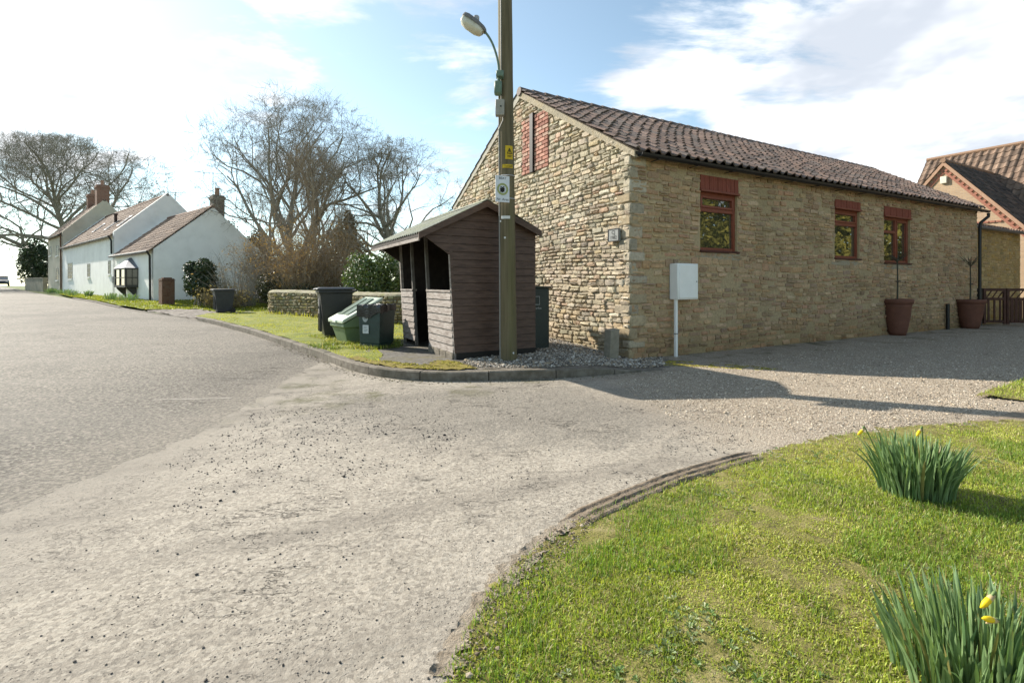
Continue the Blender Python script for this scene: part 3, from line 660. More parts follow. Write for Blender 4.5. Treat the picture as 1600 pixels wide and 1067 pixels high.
# windows
for wi, (a, b, z0, z1, zl) in enumerate(WIN):
    fr = MB(); D = .055; zz1 = z1
    def bar(u0, u1, za, zb, d0=.05, th=.07): fr.obox(BP(u0, d0, za), U*(u1-u0), UP*(zb-za), W*th, .006)
    f_ = .06; w_ = b-a; H = z1-z0; tz = z0+H*(.70 if wi < 2 else .68)
    bar(a, a+f_, z0, z1); bar(b-f_, b, z0, z1); bar(a+f_, b-f_, z1-f_, z1); bar(a+f_, b-f_, z0, z0+f_)
    if wi < 2:
        bar(a+f_, b-f_, tz-.03, tz+.04)
        for q in ((a+f_, a+f_+.045, tz+.04, z1-f_), (b-f_-.045, b-f_, tz+.04, z1-f_), (a+f_+.045, b-f_-.045, z1-f_-.045, z1-f_), (a+f_+.045, b-f_-.045, tz+.04, tz+.085)): bar(*q, .035, .06)
    else:
        m_ = a+w_*.52; bar(m_-.035, m_+.035, z0+f_, z1-f_); bar(a+f_, m_-.035, tz-.03, tz+.04)
        for q in ((m_+.035, m_+.075, z0+f_, z1-f_), (b-f_-.04, b-f_, z0+f_, z1-f_), (m_+.075, b-f_-.04, z1-f_-.04, z1-f_)): bar(*q, .037, .06)
    wo = fr.build('window', M_FRAME, barn)
    g = MB(); g.obox(BP(a+.02, .09, z0+.02), U*(w_-.04), UP*(H-.04), W*.012); g.build('pane', M_GLASS, wo)
    s = MB(); s.obox(BP(a-.025, -.045, z0-.035), U*(w_+.05), UP*.037, W*.14, .006); s.build('sill', mat('dark_sill', (.07, .022, .015), 20, .6), wo)
    l = MB(); n = 9; L_ = w_+.02
    for i in range(n): l.obox(BP(a-.01+L_*i/n+.002, -.022+.004*(i % 2), z1+.03), U*(L_/n-.004), UP*(zl-z1-.03), W*.13, .004)
    l.build('lintel', M_LINT, wo)
    l = MB(); l.obox(BP(a-.02, -.05, z1-.005), U*(w_+.045), UP*.04, W*.12, .005); l.build('head_drip', M_FRAME, wo)
    s = MB(); s.obox(BP(a-.12, -.012, z0-.17), U*(w_+.2), UP*.13, W*.03, .01); s.build('sill_stone', M_MORTAR, wo)
# plaque
pz = CAMH-(368-HY)/F*8.5; pc = BP(-.085, .33, pz)
pl = thing('date_plaque', 'small square slate plaque with initials and a year by the barn corner', 'plaque', pc)
mb = MB(); mb.obox(pc-W*.14-UP*.11, W*.28, UP*.22, U*.04, .004); mb.build('plate', mat('grey_slate', [(.20, .21, .2), (.28, .29, .28)], 20, .7), pl)
mb = MB()
for q in ((-.14, -.11, .28, .016), (-.14, .094, .28, .016)): mb.obox(pc+W*q[0]+UP*q[1]-U*.006, W*q[2], UP*q[3], U*.012)
for q in (-.14, .124): mb.obox(pc+W*q-UP*.094-U*.006, W*.016, UP*.188, U*.012)
mb.build('border', mat('plaque_black', (.02, .02, .02), 10, .6), pl)
mb = MB(); text_mesh('CJ', pc-U*.004+UP*.012, -W, UP, .095, mb); mb.build('lettering', MATS['plaque_black'], pl); mb = MB(); text_mesh('1982', pc-U*.004-UP*.072, -W, UP, .085, mb); mb.build('lettering', MATS['plaque_black'], pl)
# rough stone fender at the corner
fp = vec(1.62, 8.02, .02)
st = thing('stone_post', 'short rough stone post leaning against the barn corner beside the gravel', 'post', fp)
mb = MB(); mb.prism([fp+U*-.09+W*-.06, fp+U*.09+W*-.06, fp+U*.085+W*.1, fp+U*-.085+W*.1], vec(.03, .04, .52)); o = mb.build('shaft', mat('grey_stone', [(.2, .175, .13), (.3, .27, .21)], 12, .95, .8, 40), st)
for v in o.data.vertices:
    if v.co.z > .3: v.co.z += random.uniform(-.05, .02)
# white meter cabinet
mp = BP(wt(1060), -.14, 0); mz = float(gz(mp[0], mp[1]))
mc = thing('meter_cabinet', 'white plastic meter box on a thin white post before the stone wall', 'meter box', (mp[0], mp[1], mz))
q = BP(wt(1045), -.2, wz(1045, 468)); wq = wt(1077)-wt(1045)
M_WH = mat('white_grp', [(.74, .74, .72), (.8, .8, .78)], 6, .55)
mb = MB(); mb.obox(q, U*wq, UP*(wz(1045, 412)-wz(1045, 468)), W*.19, .012); b_ = mb.build('box', M_WH, mc)
mb = MB(); H = wz(1045, 412)-wz(1045, 468); mb.obox(q+U*.025-W*.012+UP*.025, U*(wq-.05), UP*(H-.05), W*.02, .006); d_ = mb.build('door', M_WH, mc)
mb = MB(); mb.tube([q+U*(wq-.06)-W*.018+UP*H*.5, q+U*(wq-.06)+UP*H*.5], .012, 10); mb.build('lock', mat('grey_lock', (.2, .2, .2), 10, .4), d_)
mb = MB(); mb.obox(q+U*.02-UP*(wz(1045, 468)-mz+.02)+W*.06, U*.052, UP*(wz(1045, 468)-mz+.02), W*.045, .005); mb.build('post', M_WH, mc)
mb = MB(); mb.obox(q+U*.018+UP*(-.6)+W*.055, U*.056, UP*.02, W*.055); mb.build('clip', mat('grey_clip', (.25, .25, .25), 10), mc)
# ============================================================ timber bus shelter
S0 = vec(-.86, 7.44, 0); SZ = float(plat(-.9, 7.5))
def SP(a, b, z): return S0+U*a+W*b+UP*z
sh = thing('bus_shelter', 'dark brown timber bus shelter with open front and mossy pitched roof', 'bus shelter', SP(.7, 1.3, SZ))
M_BRN = mat('brown_stained_boards', [(.058, .033, .023), (.088, .051, .036), (.115, .07, .05)], 5, .62, .25, 70, spec=.35, stretch=(1, 1, 5))
M_WEATH = mat('weathered_boards', [(.15, .12, .105), (.27, .235, .21), (.36, .325, .30)], 6, .9, .4, 80, stretch=(1, 1, 6))
M_DKW = mat('dark_timber', [(.022, .016, .013), (.045, .034, .028)], 8, .8, .3, 60)
M_SROOF = mat('mossy_roof_felt', [(.16, .165, .13), (.26, .265, .22), (.2, .22, .11)], 5, .95, .6, 40, blotch=.5, dirt=(.12, .145, .05))
SD = 2.64; AP, APZ, FEz, FEa, BEz = .48, 2.47, 1.985, -.52, 2.13
def lo_a(z): return np.interp(z, [.12, 1.70, FEz, APZ], [.0, -.085, FEa, AP])
def hi_a(z): return np.interp(z, [.1, BEz, APZ], [1.42, 1.42, AP])
def gable_panel(b, out, nm):
    mb = MB(); z = SZ+.10; bh = .118
    while z < APZ-.02:
        z1 = min(z+bh, APZ-.003)
        for x0, x1 in (((z, z1)),):
            zs = [z, z1-.004]
            if z < 1.70 < z1: zs = [z, 1.70, z1-.004]
            if z < FEz < z1: zs = [z, FEz, z1-.004]
            for q0, q1 in zip(zs[:-1], zs[1:]):
                f = lambda q: (.013*(1-(q-z)/bh)+.004)*out
                A = [SP(lo_a(q0), b-f(q0), q0), SP(hi_a(q0), b-f(q0), q0), SP(hi_a(q1), b-f(q1), q1), SP(lo_a(q1), b-f(q1), q1)]
                mb.prism(A, W*.014*out)
        z = z1
    o = mb.build(nm, M_BRN, sh)
    s = MB()                                     # lining, so no light leaks through
    P_ = [SP(.0, b, SZ+.02), SP(1.42, b, SZ+.02), SP(1.42, b, BEz-.02), SP(AP, b, APZ-.02), SP(FEa+.03, b, FEz-.01), SP(-.085, b, 1.70)]
    s.prism([p+W*.012*out for p in P_], W*.02*out); s.build('lining', M_DKW, o)
    return o
gable_panel(0, 1, 'end_panel'); gable_panel(SD, -1, 'end_panel')
mb = MB(); z = SZ+.1
while z < BEz-.03: mb.obox(SP(1.40, .04, z), W*(SD-.08), UP*.114, U*.028); z += .118
mb.build('rear_panel', M_BRN, sh)
mb = MB(); mb.obox(SP(.02, -.028, SZ-.05), U*1.39, UP*.15, W*.05); mb.obox(SP(.03, SD-.02, SZ-.05), U*1.38, UP*.15, W*.05); mb.obox(SP(1.37, .04, SZ-.05), W*(SD-.08), UP*.15, U*.05); mb.build('plinth', mat('dark_plinth', (.02, .017, .014), 10, .8), sh)
for b0, b1 in ((.03, 1.10), (1.88, SD-.03)):                                         # half-height fronts
    mb = MB(); z = SZ+.1
    for i in range(8):
        q = lambda zz: np.interp(zz, [.12, 1.70], [0, -.085])
        mb.prism([SP(q(z)-.020, b0, z+.001), SP(q(z)-.020, b1, z+.001), SP(q(z)-.009, b1, z+.1145), SP(q(z)-.009, b0, z+.1145)], U*.016); z += .115
    mb.obox(SP(-.075, b0-.01, z), W*(b1-b0+.02), UP*.03, U*.09)
    mb.build('front_panel', M_WEATH, sh)
mb = MB()
for i in range(4): mb.obox(SP(-.035, .02+i*.275, SZ-.03), W*(.268), UP*(.125+.004*(i % 2)), U*.07, .01)
mb.build('sleeper', mat('old_sleeper', [(.10, .085, .065), (.19, .165, .13)], 10, .95, .6, 50), sh)
for b in (.0, 1.08, 1.87, SD-.05):
    mb = MB(); mb.prism([SP(-.005, b, SZ), SP(-.005, b+.05, SZ), SP(-.09, b+.05, 1.70), SP(-.09, b, 1.70)], U*.05)
    zt_ = FEz+.09; mb.prism([SP(-.09, b, 1.70), SP(-.09, b+.05, 1.70), SP(-.11, b+.05, zt_+.06), SP(-.11, b, zt_+.06)], U*.05)
    mb.build('post', M_WEATH if b in (.0, SD-.05) else mat('grey_post', [(.09, .08, .07), (.17, .155, .14)], 10, .9, .3, 60), sh)
mb = MB(); mb.obox(SP(1.05, .1, SZ+.40), W*(SD-.2), U*.3, UP*.03); mb.obox(SP(1.1, .5, SZ), W*.05, U*.25, UP*.4); mb.obox(SP(1.1, 2.0, SZ), W*.05, U*.25, UP*.4); mb.build('bench', M_DKW, sh)
mb = MB(); vs = []; bs = np.linspace(-.13, SD+.13, 28*8+1)                           # ribbed roof sheets
prof = [(FEa-.10, FEz-.015), (AP-.5, APZ-.20), (AP, APZ+.045), (AP+.45, APZ-.12), (1.475, BEz-.03)]
for b in bs:
    w = .012*math.cos(b/(SD+.26)*28*2*math.pi)
    for a, z in prof: vs.append(SP(a, b, z+.03+w+.004*math.sin(b*5+a*3)))
k = len(prof); mb.add(vs, [(i*k+j, i*k+j+1, (i+1)*k+j+1, (i+1)*k+j) for i in range(len(bs)-1) for j in range(k-1)])
ro = mb.build('roof', M_SROOF, sh, True)
mb = MB()
for (a0, z0), (a1, z1) in ((prof[0], prof[2]), (prof[2], prof[4])):
    mb.prism([SP(a0+.01, -.11, z0-.03), SP(a1, -.11, z1-.03), SP(a1, -.11, z1+.012), SP(a0+.01, -.11, z0+.012)], W*(SD+.22))
mb.build('roof_deck', M_DKW, ro)
mb = MB(); mb.prism([SP(AP-.09, -.14, APZ+.05), SP(AP, -.14, APZ+.105), SP(AP+.09, -.14, APZ+.05), SP(AP, -.14, APZ+.08)], W*(SD+.28)); mb.build('ridge_cap', M_SROOF, ro)
mb = MB(); mb.obox(SP(FEa-.085, -.1, FEz-.10), W*(SD+.2), UP*.10, U*.022); mb.build('fascia', M_WEATH, sh)
for bb in (-.135, SD+.11):
    mb = MB()
    for (a0, z0), (a1, z1) in (((FEa-.09, FEz-.01), (AP, APZ+.045)), ((AP, APZ+.045), (1.465, BEz-.03))): mb.prism([SP(a0, bb, z0-.07), SP(a1, bb, z1-.07), SP(a1, bb, z1+.028), SP(a0, bb, z0+.028)], W*.025)
    mb.build('bargeboard', M_BRN, sh)

# ============================================================ utility pole, lamp, signs
pz0 = float(plat(-.05, 7.37)); PB = vec(-.055, 7.37, pz0); PT = vec(-.14, 7.37, 9.2)
def pole_at(z): return PB+(PT-PB)*((z-PB[2])/(PT[2]-PB[2]))
def pr(z): return .130-.0047*(z-pz0)
po = thing('utility_pole', 'tall weathered wooden utility pole standing in gravel beside the bus shelter', 'utility pole', PB)
M_POLE = mat('weathered_pole_timber', [(.08, .064, .036), (.13, .105, .06), (.165, .135, .085)], 4, .85, .35, 50, stretch=(6, 6, .25), blotch=.4, dirt=(.10, .10, .03))
mb = MB(); zs = np.linspace(pz0-.3, 9.2, 30); mb.tube([pole_at(z)+vec(random.uniform(-.002, .002), 0, 0) for z in zs], [pr(z) for z in zs], 28); mb.build('shaft', M_POLE, po, True)
def pz(py): return CAMH-(py-HY)/F*7.3
left_ = lambda z, e=.012: pole_at(z)+vec(-pr(z)*.93-e+.012, -pr(z)*.45, 0)
M_CAB = mat('cable_grey', (.22, .21, .19), 20, .6)
mb = MB()
zz = np.linspace(pz0+.02, pz(120), 26); mb.tube([left_(z, .01) for z in zz], .012, 8); mb.tube([left_(z, .0)+vec(.03, -.03, 0) for z in np.linspace(pz(185), pz(90)+2.4, 20)], .014, 8)
mb.tube([left_(pz(178), .0)+vec(.05, -.05, 0), left_(pz(190), 0)+vec(.05, -.06, 0), left_(pz(203), .02)], .01, 6); mb.build('cable', M_CAB, po)
M_GRN = mat('green_enamel', [(.10, .15, .11), (.15, .21, .16)], 20, .55)
def polebox(nm, px0, px1, py0, py1, d, material, bev):
    Y = 7.16; a, b = at(px0, py1, Y), at(px1, py0, Y); mb = MB(); mb.obox((a[0], Y, a[2]), (b[0]-a[0], 0, 0), (0, d, 0), (0, 0, b[2]-a[2]), bev); return mb.build(nm, material, po)
polebox('isolator_box', 772, 784, 125, 146, .13, M_GRN, .02)
jb = polebox('junction_box', 774, 788, 155, 180, .10, mat('grey_box', [(.26, .24, .2), (.34, .32, .28)], 20, .6), .008)
mb = MB(); c = at(782.5, 166, 7.155); mb.tube([c, c+vec(0, .01, 0)], .012, 10); mb.build('lock', M_BLACK, jb)
M_YEL = mat('yellow_plate', [(.50, .33, .01), (.6, .41, .02)], 20, .6)
def curved_plate(nm, px0, px1, py0, py1, material, parent, lift):
    za, zb = pz(py1), pz(py0); mb = MB(); c = pole_at((za+zb)/2); R = pr((za+zb)/2)+lift
    def ang(px): return math.asin(max(-.999, min(.999, ((px-HX)/F*7.26-c[0])/R)))
    t0, t1 = ang(px0), ang(px1); n = 10; vs = []
    for i in range(n+1):
        t = t0+(t1-t0)*i/n
        for z in (za, zb): vs.append((c[0]+R*math.sin(t), c[1]-R*math.cos(t), z))
    for i in range(n+1):
        t = t0+(t1-t0)*i/n
        for z in (za, zb): vs.append((c[0]+(R-.003)*math.sin(t), c[1]-(R-.003)*math.cos(t), z))
    m2 = 2*(n+1); mb.add(vs, [(2*i, 2*i+2, 2*i+3, 2*i+1) for i in range(n)]+[(m2+2*i, m2+2*i+1, m2+2*i+3, m2+2*i+2) for i in range(n)]); return mb.build(nm, material, parent), c, R, (t0+t1)/2
wp, c, R, tm = curved_plate('warning_plate', 789.5, 801, 229, 250, M_YEL, po, .004)
M_INK = mat('black_ink', (.02, .018, .015), 10, .7)
mb = MB(); n_ = vec(math.sin(tm), -math.cos(tm), 0); tx = vec(math.cos(tm), math.sin(tm), 0); o = c+n_*(R+.009); o[2] = pz(239)
tri = [o-tx*.042-UP*.028, o+tx*.042-UP*.028, o+UP*.062]; tri2 = [o-tx*.028-UP*.019, o+tx*.028-UP*.019, o+UP*.042]
for i in range(3): j = (i+1) % 3; mb.quad(tri[i], tri[j], tri2[j], tri2[i])
mb.quad(o-tx*.004+UP*.03, o-tx*.014+UP*.004, o+tx*.002+UP*.008, o-tx*.002-UP*.014, o+tx*.014+UP*.012, o+tx*.0+UP*.01, o+tx*.008+UP*.03)
mb.obox(o-tx*.035-UP*.058, tx*.07, UP*.006, n_*.001); mb.obox(o-tx*.035-UP*.072, tx*.06, UP*.006, n_*.001); mb.build('lightning_mark', M_INK, wp)
yp, c, R, tm = curved_plate('number_plate', 785, 801, 258, 263.5, M_YEL, po, .004)
mb = MB(); n_ = vec(math.sin(tm), -math.cos(tm), 0); tx = vec(math.cos(tm), math.sin(tm), 0); o = c+n_*(R+.008); o[2] = pz(262.7); text_mesh('1147208', o, tx, UP, .038, mb); mb.build('lettering', M_INK, yp)
curved_plate('white_tag', 783, 797, 338, 342.5, mat('white_tag', (.6, .6, .58), 10), po, .004)
for px, py in ((782.5, 346), (789, 372), (802, 551)):
    z = pz(py); mb = MB(); c = pole_at(z); o = vec((px-HX)/F*7.26, c[1]-math.sqrt(max(1e-4, pr(z)**2-((px-HX)/F*7.26-c[0])**2)), z); mb.obox(o-vec(.014, .004, .014), (.028, 0, 0), (0, .01, 0), (0, 0, .028), .004); mb.build('marker_tag', MATS['white_tag'], po)
# lamp on a swan-neck bracket
lb = left_(pz(118)); sl_ = thing('street_lamp', 'small weathered street lantern on a curved green bracket fixed to the pole', 'street lamp', lb)
arm = [at(779, 128, 7.2), at(779, 105, 7.2), at(776, 88, 7.19), at(770, 70, 7.18), at(763, 57, 7.17), at(756.5, 49, 7.17)]
mb = MB(); mb.tube(crom(arm, 5), .017, 10); mb.build('bracket', M_GRN, sl_, True)
mb = MB(); mb.obox(at(775, 119, 7.14), (.11, 0, 0), (0, .14, 0), (0, 0, .09), .012); mb.build('clamp', M_GRN, sl_)
e0, e1 = at(757.5, 51, 7.17), at(723.5, 27, 7.17); ax = (e1-e0)/np.linalg.norm(e1-e0); L_ = np.linalg.norm(e1-e0); nz = np.cross(ax, vec(0, 1, 0)); nz = nz if nz[2] > 0 else -nz; sy = vec(0, 1, 0)
def shell(nm, prof_t, wid, zlo, zhi, material):
    mb = MB(); k = 14; vs = []
    for t, s in prof_t:
        for i in range(k):
            a = 2*math.pi*i/k; ca, sa = math.cos(a), math.sin(a); cx = math.copysign(abs(ca)**.6, ca)*wid*s; cz = math.copysign(abs(sa)**.7, sa); cz = cz*(zhi if cz > 0 else -zlo)*s
            vs.append(e0+ax*L_*t+sy*cx+nz*cz)
    mb.add(vs, [(i*k+j, i*k+(j+1) % k, (i+1)*k+(j+1) % k, (i+1)*k+j) for i in range(len(prof_t)-1) for j in range(k)]+[tuple(range(k)), tuple((len(prof_t)-1)*k+j for j in range(k))])
    return mb.build(nm, material, sl_, True)
shell('canopy', [(-.05, .25), (.0, .55), (.12, .8), (.4, 1), (.8, 1.02), (.97, .85), (1.02, .5)], .105, -.004, .075, mat('grey_lamp_housing', [(.12, .115, .12), (.2, .195, .2)], 20, .7))
shell('bowl', [(.05, .5), (.12, .8), (.3, .98), (.7, 1.0), (.92, .85), (.99, .55)], .098, -.115, .0, mat('frosted_bowl', [(.50, .46, .36), (.62, .58, .47)], 12, .3, spec=.5))
mb = MB(); q = e0+ax*L_*.52+nz*.07; mb.lathe(q, [(.04, -.01), (.045, .0), (.045, .05), (.036, .062)], 16); mb.build('photocell', mat('grey_photocell', (.34, .33, .34), 20, .5), sl_)
# watch sign
Y = 7.17; a, b = at(774.5, 316, Y), at(796, 275, Y); sx = b[0]-a[0]; szz = b[2]-a[2]
tw = vec(math.cos(.42), math.sin(.42), 0); tw = tw*(sx/tw[0]); o = vec(a[0], Y-.05, a[2]); nn = vec(math.sin(.42), -math.cos(.42), 0); nn = vec(tw[1], -tw[0], 0)/np.linalg.norm(tw)
sg = thing('watch_sign', 'white rectangular sign with a round green and black emblem strapped to the pole', 'sign', o)
mb = MB(); mb.obox(o, tw, UP*szz, -nn*.006); pt = mb.build('plate', mat('white_sign', [(.58, .60, .64), (.66, .67, .7)], 8, .5), sg)
c = o+tw*.5+UP*szz*.49+nn*.004; ux = tw/np.linalg.norm(tw); wdt = np.linalg.norm(tw)
def ring(r0, r1, n=28): 
    return [[c+ux*r*math.cos(2*math.pi*i/n)+UP*r*math.sin(2*math.pi*i/n) for i in range(n)] for r in (r0, r1)]
mb = MB(); A, B = ring(wdt*.27, wdt*.40)
for i in range(28): j = (i+1) % 28; mb.quad(A[i], A[j], B[j], B[i])
mb.build('emblem_ring', mat('green_ring', [(.24, .28, .10), (.34, .36, .16)], 60, .6), sg)
mb = MB(); s = wdt*.25
for dx, hx in ((-.45, .9), (.3, 1.05), (-.05, .7)):
    k = 10; hc = c+ux*dx*s+UP*(hx*s*.55)+nn*.002; mb.quad(*[hc+(ux*math.cos(2*math.pi*i/k)+UP*math.sin(2*math.pi*i/k))*s*.2 for i in range(k)])
    mb.quad(hc+ux*s*-.3-UP*s*.25, hc-ux*s*.22-UP*s*1.25, hc+ux*s*.22-UP*s*1.25, hc+ux*s*.3-UP*s*.25)
mb.build('emblem_figures', M_INK, sg)
mb = MB(); text_mesh('BEAT', o+tw*.5+UP*szz*.86+nn*.003, ux, UP, .05, mb); mb.build('lettering', M_INK, sg); mb = MB(); text_mesh('Nr. Area', o+tw*.5+UP*szz*.06+nn*.003, ux, UP, .052, mb); mb.build('lettering', M_INK, sg)
for pyy in (277, 313):
    z = pz(pyy)+.02; mb = MB(); cc = pole_at(z); R = pr(z)+.006; mb.tube([cc+vec(R*math.sin(t), -R*math.cos(t), 0) for t in np.linspace(-.7, 2.4, 14)], .008, 6); mb.build('strap', mat('steel_band', (.5, .5, .5), 10, .35, metal=.7), sg)

# ============================================================ green cabinet behind the shelter
gb_ = SP(1.62, -.02, 0)+U*.0; g0 = vec(.335, 8.62, 0); gzb = float(plat(.4, 8.8))
tc = thing('telecom_cabinet', 'dark green roadside utility cabinet tucked between the shelter and the stone gable', 'cabinet', g0+UP*gzb)
M_DG = mat('dark_green_steel', [(.012, .018, .014), (.02, .028, .023)], 10, .5, spec=.4)
ux = vec(.93, .36, 0); ux /= np.linalg.norm(ux); uy = vec(-ux[1], ux[0], 0)
mb = MB(); mb.obox(g0-ux*.25+UP*(gzb-.05), ux*.60, uy*.55, UP*1.12, .01); mb.build('body', M_DG, tc)
mb = MB(); mb.obox(g0-ux*.28-uy*.03+UP*(gzb+1.07), ux*.66, uy*.6, UP*.035, .01); mb.build('cap', M_DG, tc)
mb = MB(); mb.obox(g0-ux*.22-uy*.008+UP*(gzb+.08), ux*.54, uy*.01, UP*.94, .003); dd = mb.build('door', M_DG, tc)
mb = MB(); q = g0+ux*.035-uy*.012+UP*(gzb+.78)
for a, b, w_, h_ in ((0, 0, .125, .006), (0, .142, .125, .006), (0, .006, .006, .136), (.119, .006, .006, .136)): mb.obox(q+ux*a+UP*b, ux*w_, UP*h_, uy*.003)
mb.build('panel_outline', mat('pale_print', (.42, .43, .42), 10), dd)
mb = MB(); text_mesh('Superfast', q+ux*.065-UP*.075, ux, UP, .05, mb); mb.build('lettering', MATS['pale_print'], dd)

# ============================================================ bins
def wheelie(name, loc, rz, label, H=1.05, w=.58, d=.70, body=None, lidm=None):
    t = thing(name, label, 'wheelie bin', loc, 'wheelie bins on the verge'); c, s = math.cos(rz), math.sin(rz); X, Yv = vec(c, s, 0), vec(-s, c, 0); L = vec(*loc)
    def ring_(z, a, b0, b1): return [L+X*-a+Yv*b0+UP*z, L+X*a+Yv*b0+UP*z, L+X*a+Yv*b1+UP*z, L+X*-a+Yv*b1+UP*z]
    mb = MB(); R_ = [ring_(.04, w*.37, -d*.32, d*.36), ring_(H*.45, w*.43, -d*.39, d*.42), ring_(H*.88, w*.47, -d*.46, d*.46), ring_(H*.885, w*.5, -d*.5, d*.5), ring_(H*.94, w*.5, -d*.5, d*.5)]
    vs = [p for r in R_ for p in r]; mb.add(vs, [(i*4+j, i*4+(j+1) % 4, i*4+4+(j+1) % 4, i*4+4+j) for i in range(4) for j in range(4)]+[(3, 2, 1, 0), (16, 17, 18, 19)])
    for sx in (-.2, .2): mb.obox(L+X*(sx*w-.02)+Yv*(-d*.45)+UP*.12, X*.04, Yv*.05, UP*H*.7)
    b = mb.build('body', body, t)
    md = b.modifiers.new('edge', 'BEVEL'); md.width = .018; md.segments = 2
    mb = MB(); A = ring_(H*.945, w*.53, -d*.55, d*.52); B = ring_(H*.975, w*.53, -d*.55, d*.52); C_ = ring_(H*1.0, w*.44, -d*.42, d*.44)
    vs = [p for r in (A, B, C_) for p in r]; mb.add(vs, [(i*4+j, i*4+(j+1) % 4, i*4+4+(j+1) % 4, i*4+4+j) for i in range(2) for j in range(4)]+[(3, 2, 1, 0), (8, 9, 10, 11)])
    mb.obox(L+X*-w*.2+Yv*(-d*.60)+UP*H*.945, X*w*.4, Yv*.05, UP*.025); l = mb.build('lid', lidm or body, t); md = l.modifiers.new('edge', 'BEVEL'); md.width = .01; md.segments = 2
    mb = MB(); mb.tube([L+X*-w*.4+Yv*d*.58+UP*H*.93, L+X*w*.4+Yv*d*.58+UP*H*.93], .016, 8)
    for sx in (-.4, .4): mb.tube([L+X*w*sx+Yv*d*.58+UP*H*.93, L+X*w*sx+Yv*d*.48+UP*H*.90], .016, 6)
    mb.build('handle', body, t)
    for sx in (-1, 1):
        mb = MB(); q = L+X*(sx*w*.44)+Yv*d*.40+UP*.1; mb.tube([q-X*.025, q+X*.025], .1, 18); mb.build('wheel', M_BLACK, t)
    return t, L, X, Yv
M_BIN = mat('black_bin_plastic', [(.013, .013, .014), (.022, .022, .024)], 8, .42, .1, 90, spec=.5)
bx = at(523, 527, 10.7); t, L, X, Yv = wheelie('wheelie_bin', (bx[0], bx[1], float(plat(bx[0], bx[1]))+.01), math.radians(-62), 'large black wheelie bin with dull stickers, behind the green salt bin', 1.06, .58, .72, M_BIN, mat('black_lid', [(.03, .03, .033), (.045, .045, .05)], 8, .38, spec=.6))
mb = MB()
for z0, z1, w_ in ((.66, .82, .12), (.5, .6, .13)): mb.obox(L-Yv*.322-X*w_/2+UP*z0, X*w_, UP*(z1-z0), Yv*-.004)
mb.build('sticker', mat('dull_sticker', [(.10, .09, .09), (.2, .19, .18)], 30, .6), t)
fx = at(349, 488, 19.2); t2, L, X, Yv = wheelie('wheelie_bin', (fx[0], fx[1], float(gz(fx[0], fx[1]))+.03), math.radians(-50), 'faded grey wheelie bin alone at the end of the verge near the white cottage', .93, .56, .72, mat('grey_bin_plastic', [(.035, .036, .038), (.05, .051, .054)], 8, .55))
# salt bin: hopper body, sloping lid
gx = at(541, 532, 9.75); gl = (gx[0]+.16, gx[1]+.1, float(plat(gx[0], gx[1]))); gt_ = thing('salt_bin', 'squat green plastic salt bin with a sloping lid coloured pale for sun glare', 'salt bin', gl)
rz = math.radians(-50); X, Yv = vec(math.cos(rz), math.sin(rz), 0), vec(-math.sin(rz), math.cos(rz), 0); L = vec(*gl)     # X along the front edge, -Yv faces the road
def rg(z, a, b0, b1): return [L+X*-a+Yv*b0+UP*z, L+X*a+Yv*b0+UP*z, L+X*a+Yv*b1+UP*z, L+X*-a+Yv*b1+UP*z]
def sl4(z0, z1, a, b0, b1): return [L+X*-a+Yv*b0+UP*z0, L+X*a+Yv*b0+UP*z0, L+X*a+Yv*b1+UP*z1, L+X*-a+Yv*b1+UP*z1]
mb = MB(); R_ = [rg(-.02, .26, -.27, .29), rg(.30, .33, -.36, .36), rg(.31, .36, -.39, .39), sl4(.38, .80, .36, -.39, .39)]
vs = [p for r in R_ for p in r]; mb.add(vs, [(i*4+j, i*4+(j+1) % 4, i*4+4+(j+1) % 4, i*4+4+j) for i in range(3) for j in range(4)]+[(3, 2, 1, 0), (12, 13, 14, 15)])
M_SALT = mat('faded_green_plastic', [(.11, .165, .085), (.15, .21, .115)], 5, .5, .1, 60, spec=.5)
b = mb.build('tub', M_SALT, gt_); md = b.modifiers.new('edge', 'BEVEL'); md.width = .02; md.segments = 2
mb = MB(); R_ = [sl4(.385, .81, .39, -.42, .41), sl4(.455, .87, .39, -.42, .41), sl4(.50, .875, .32, -.34, .34)]
vs = [p for r in R_ for p in r]; mb.add(vs, [(i*4+j, i*4+(j+1) % 4, i*4+4+(j+1) % 4, i*4+4+j) for i in range(2) for j in range(4)]+[(3, 2, 1, 0), (8, 9, 10, 11)])
M_LID = mat('sun_glare_lid', [(.42, .48, .36), (.52, .57, .46)], 5, .38, .1, 60, spec=.6)  # green lid lightened: sun glare is put into its colour
l = mb.build('lid', M_LID, gt_); md = l.modifiers.new('edge', 'BEVEL'); md.width = .018; md.segments = 2
mb = MB()
for a0, a1 in ((-.26, -.04), (.04, .26)): mb.prism([L+X*a0+Yv*-.27+UP*.545, L+X*a1+Yv*-.27+UP*.545, L+X*a1+Yv*.26+UP*.848, L+X*a0+Yv*.26+UP*.848], UP*.012)
mb.build('raised_panel', mat('dark_green_panel', [(.06, .11, .075), (.09, .14, .1)], 8, .3, spec=.6), l)
mb = MB(); mb.obox(L+X*-.09+Yv*-.445+UP*.39, X*.18, Yv*.04, UP*.05, .008); mb.build('handle', M_LID, l)
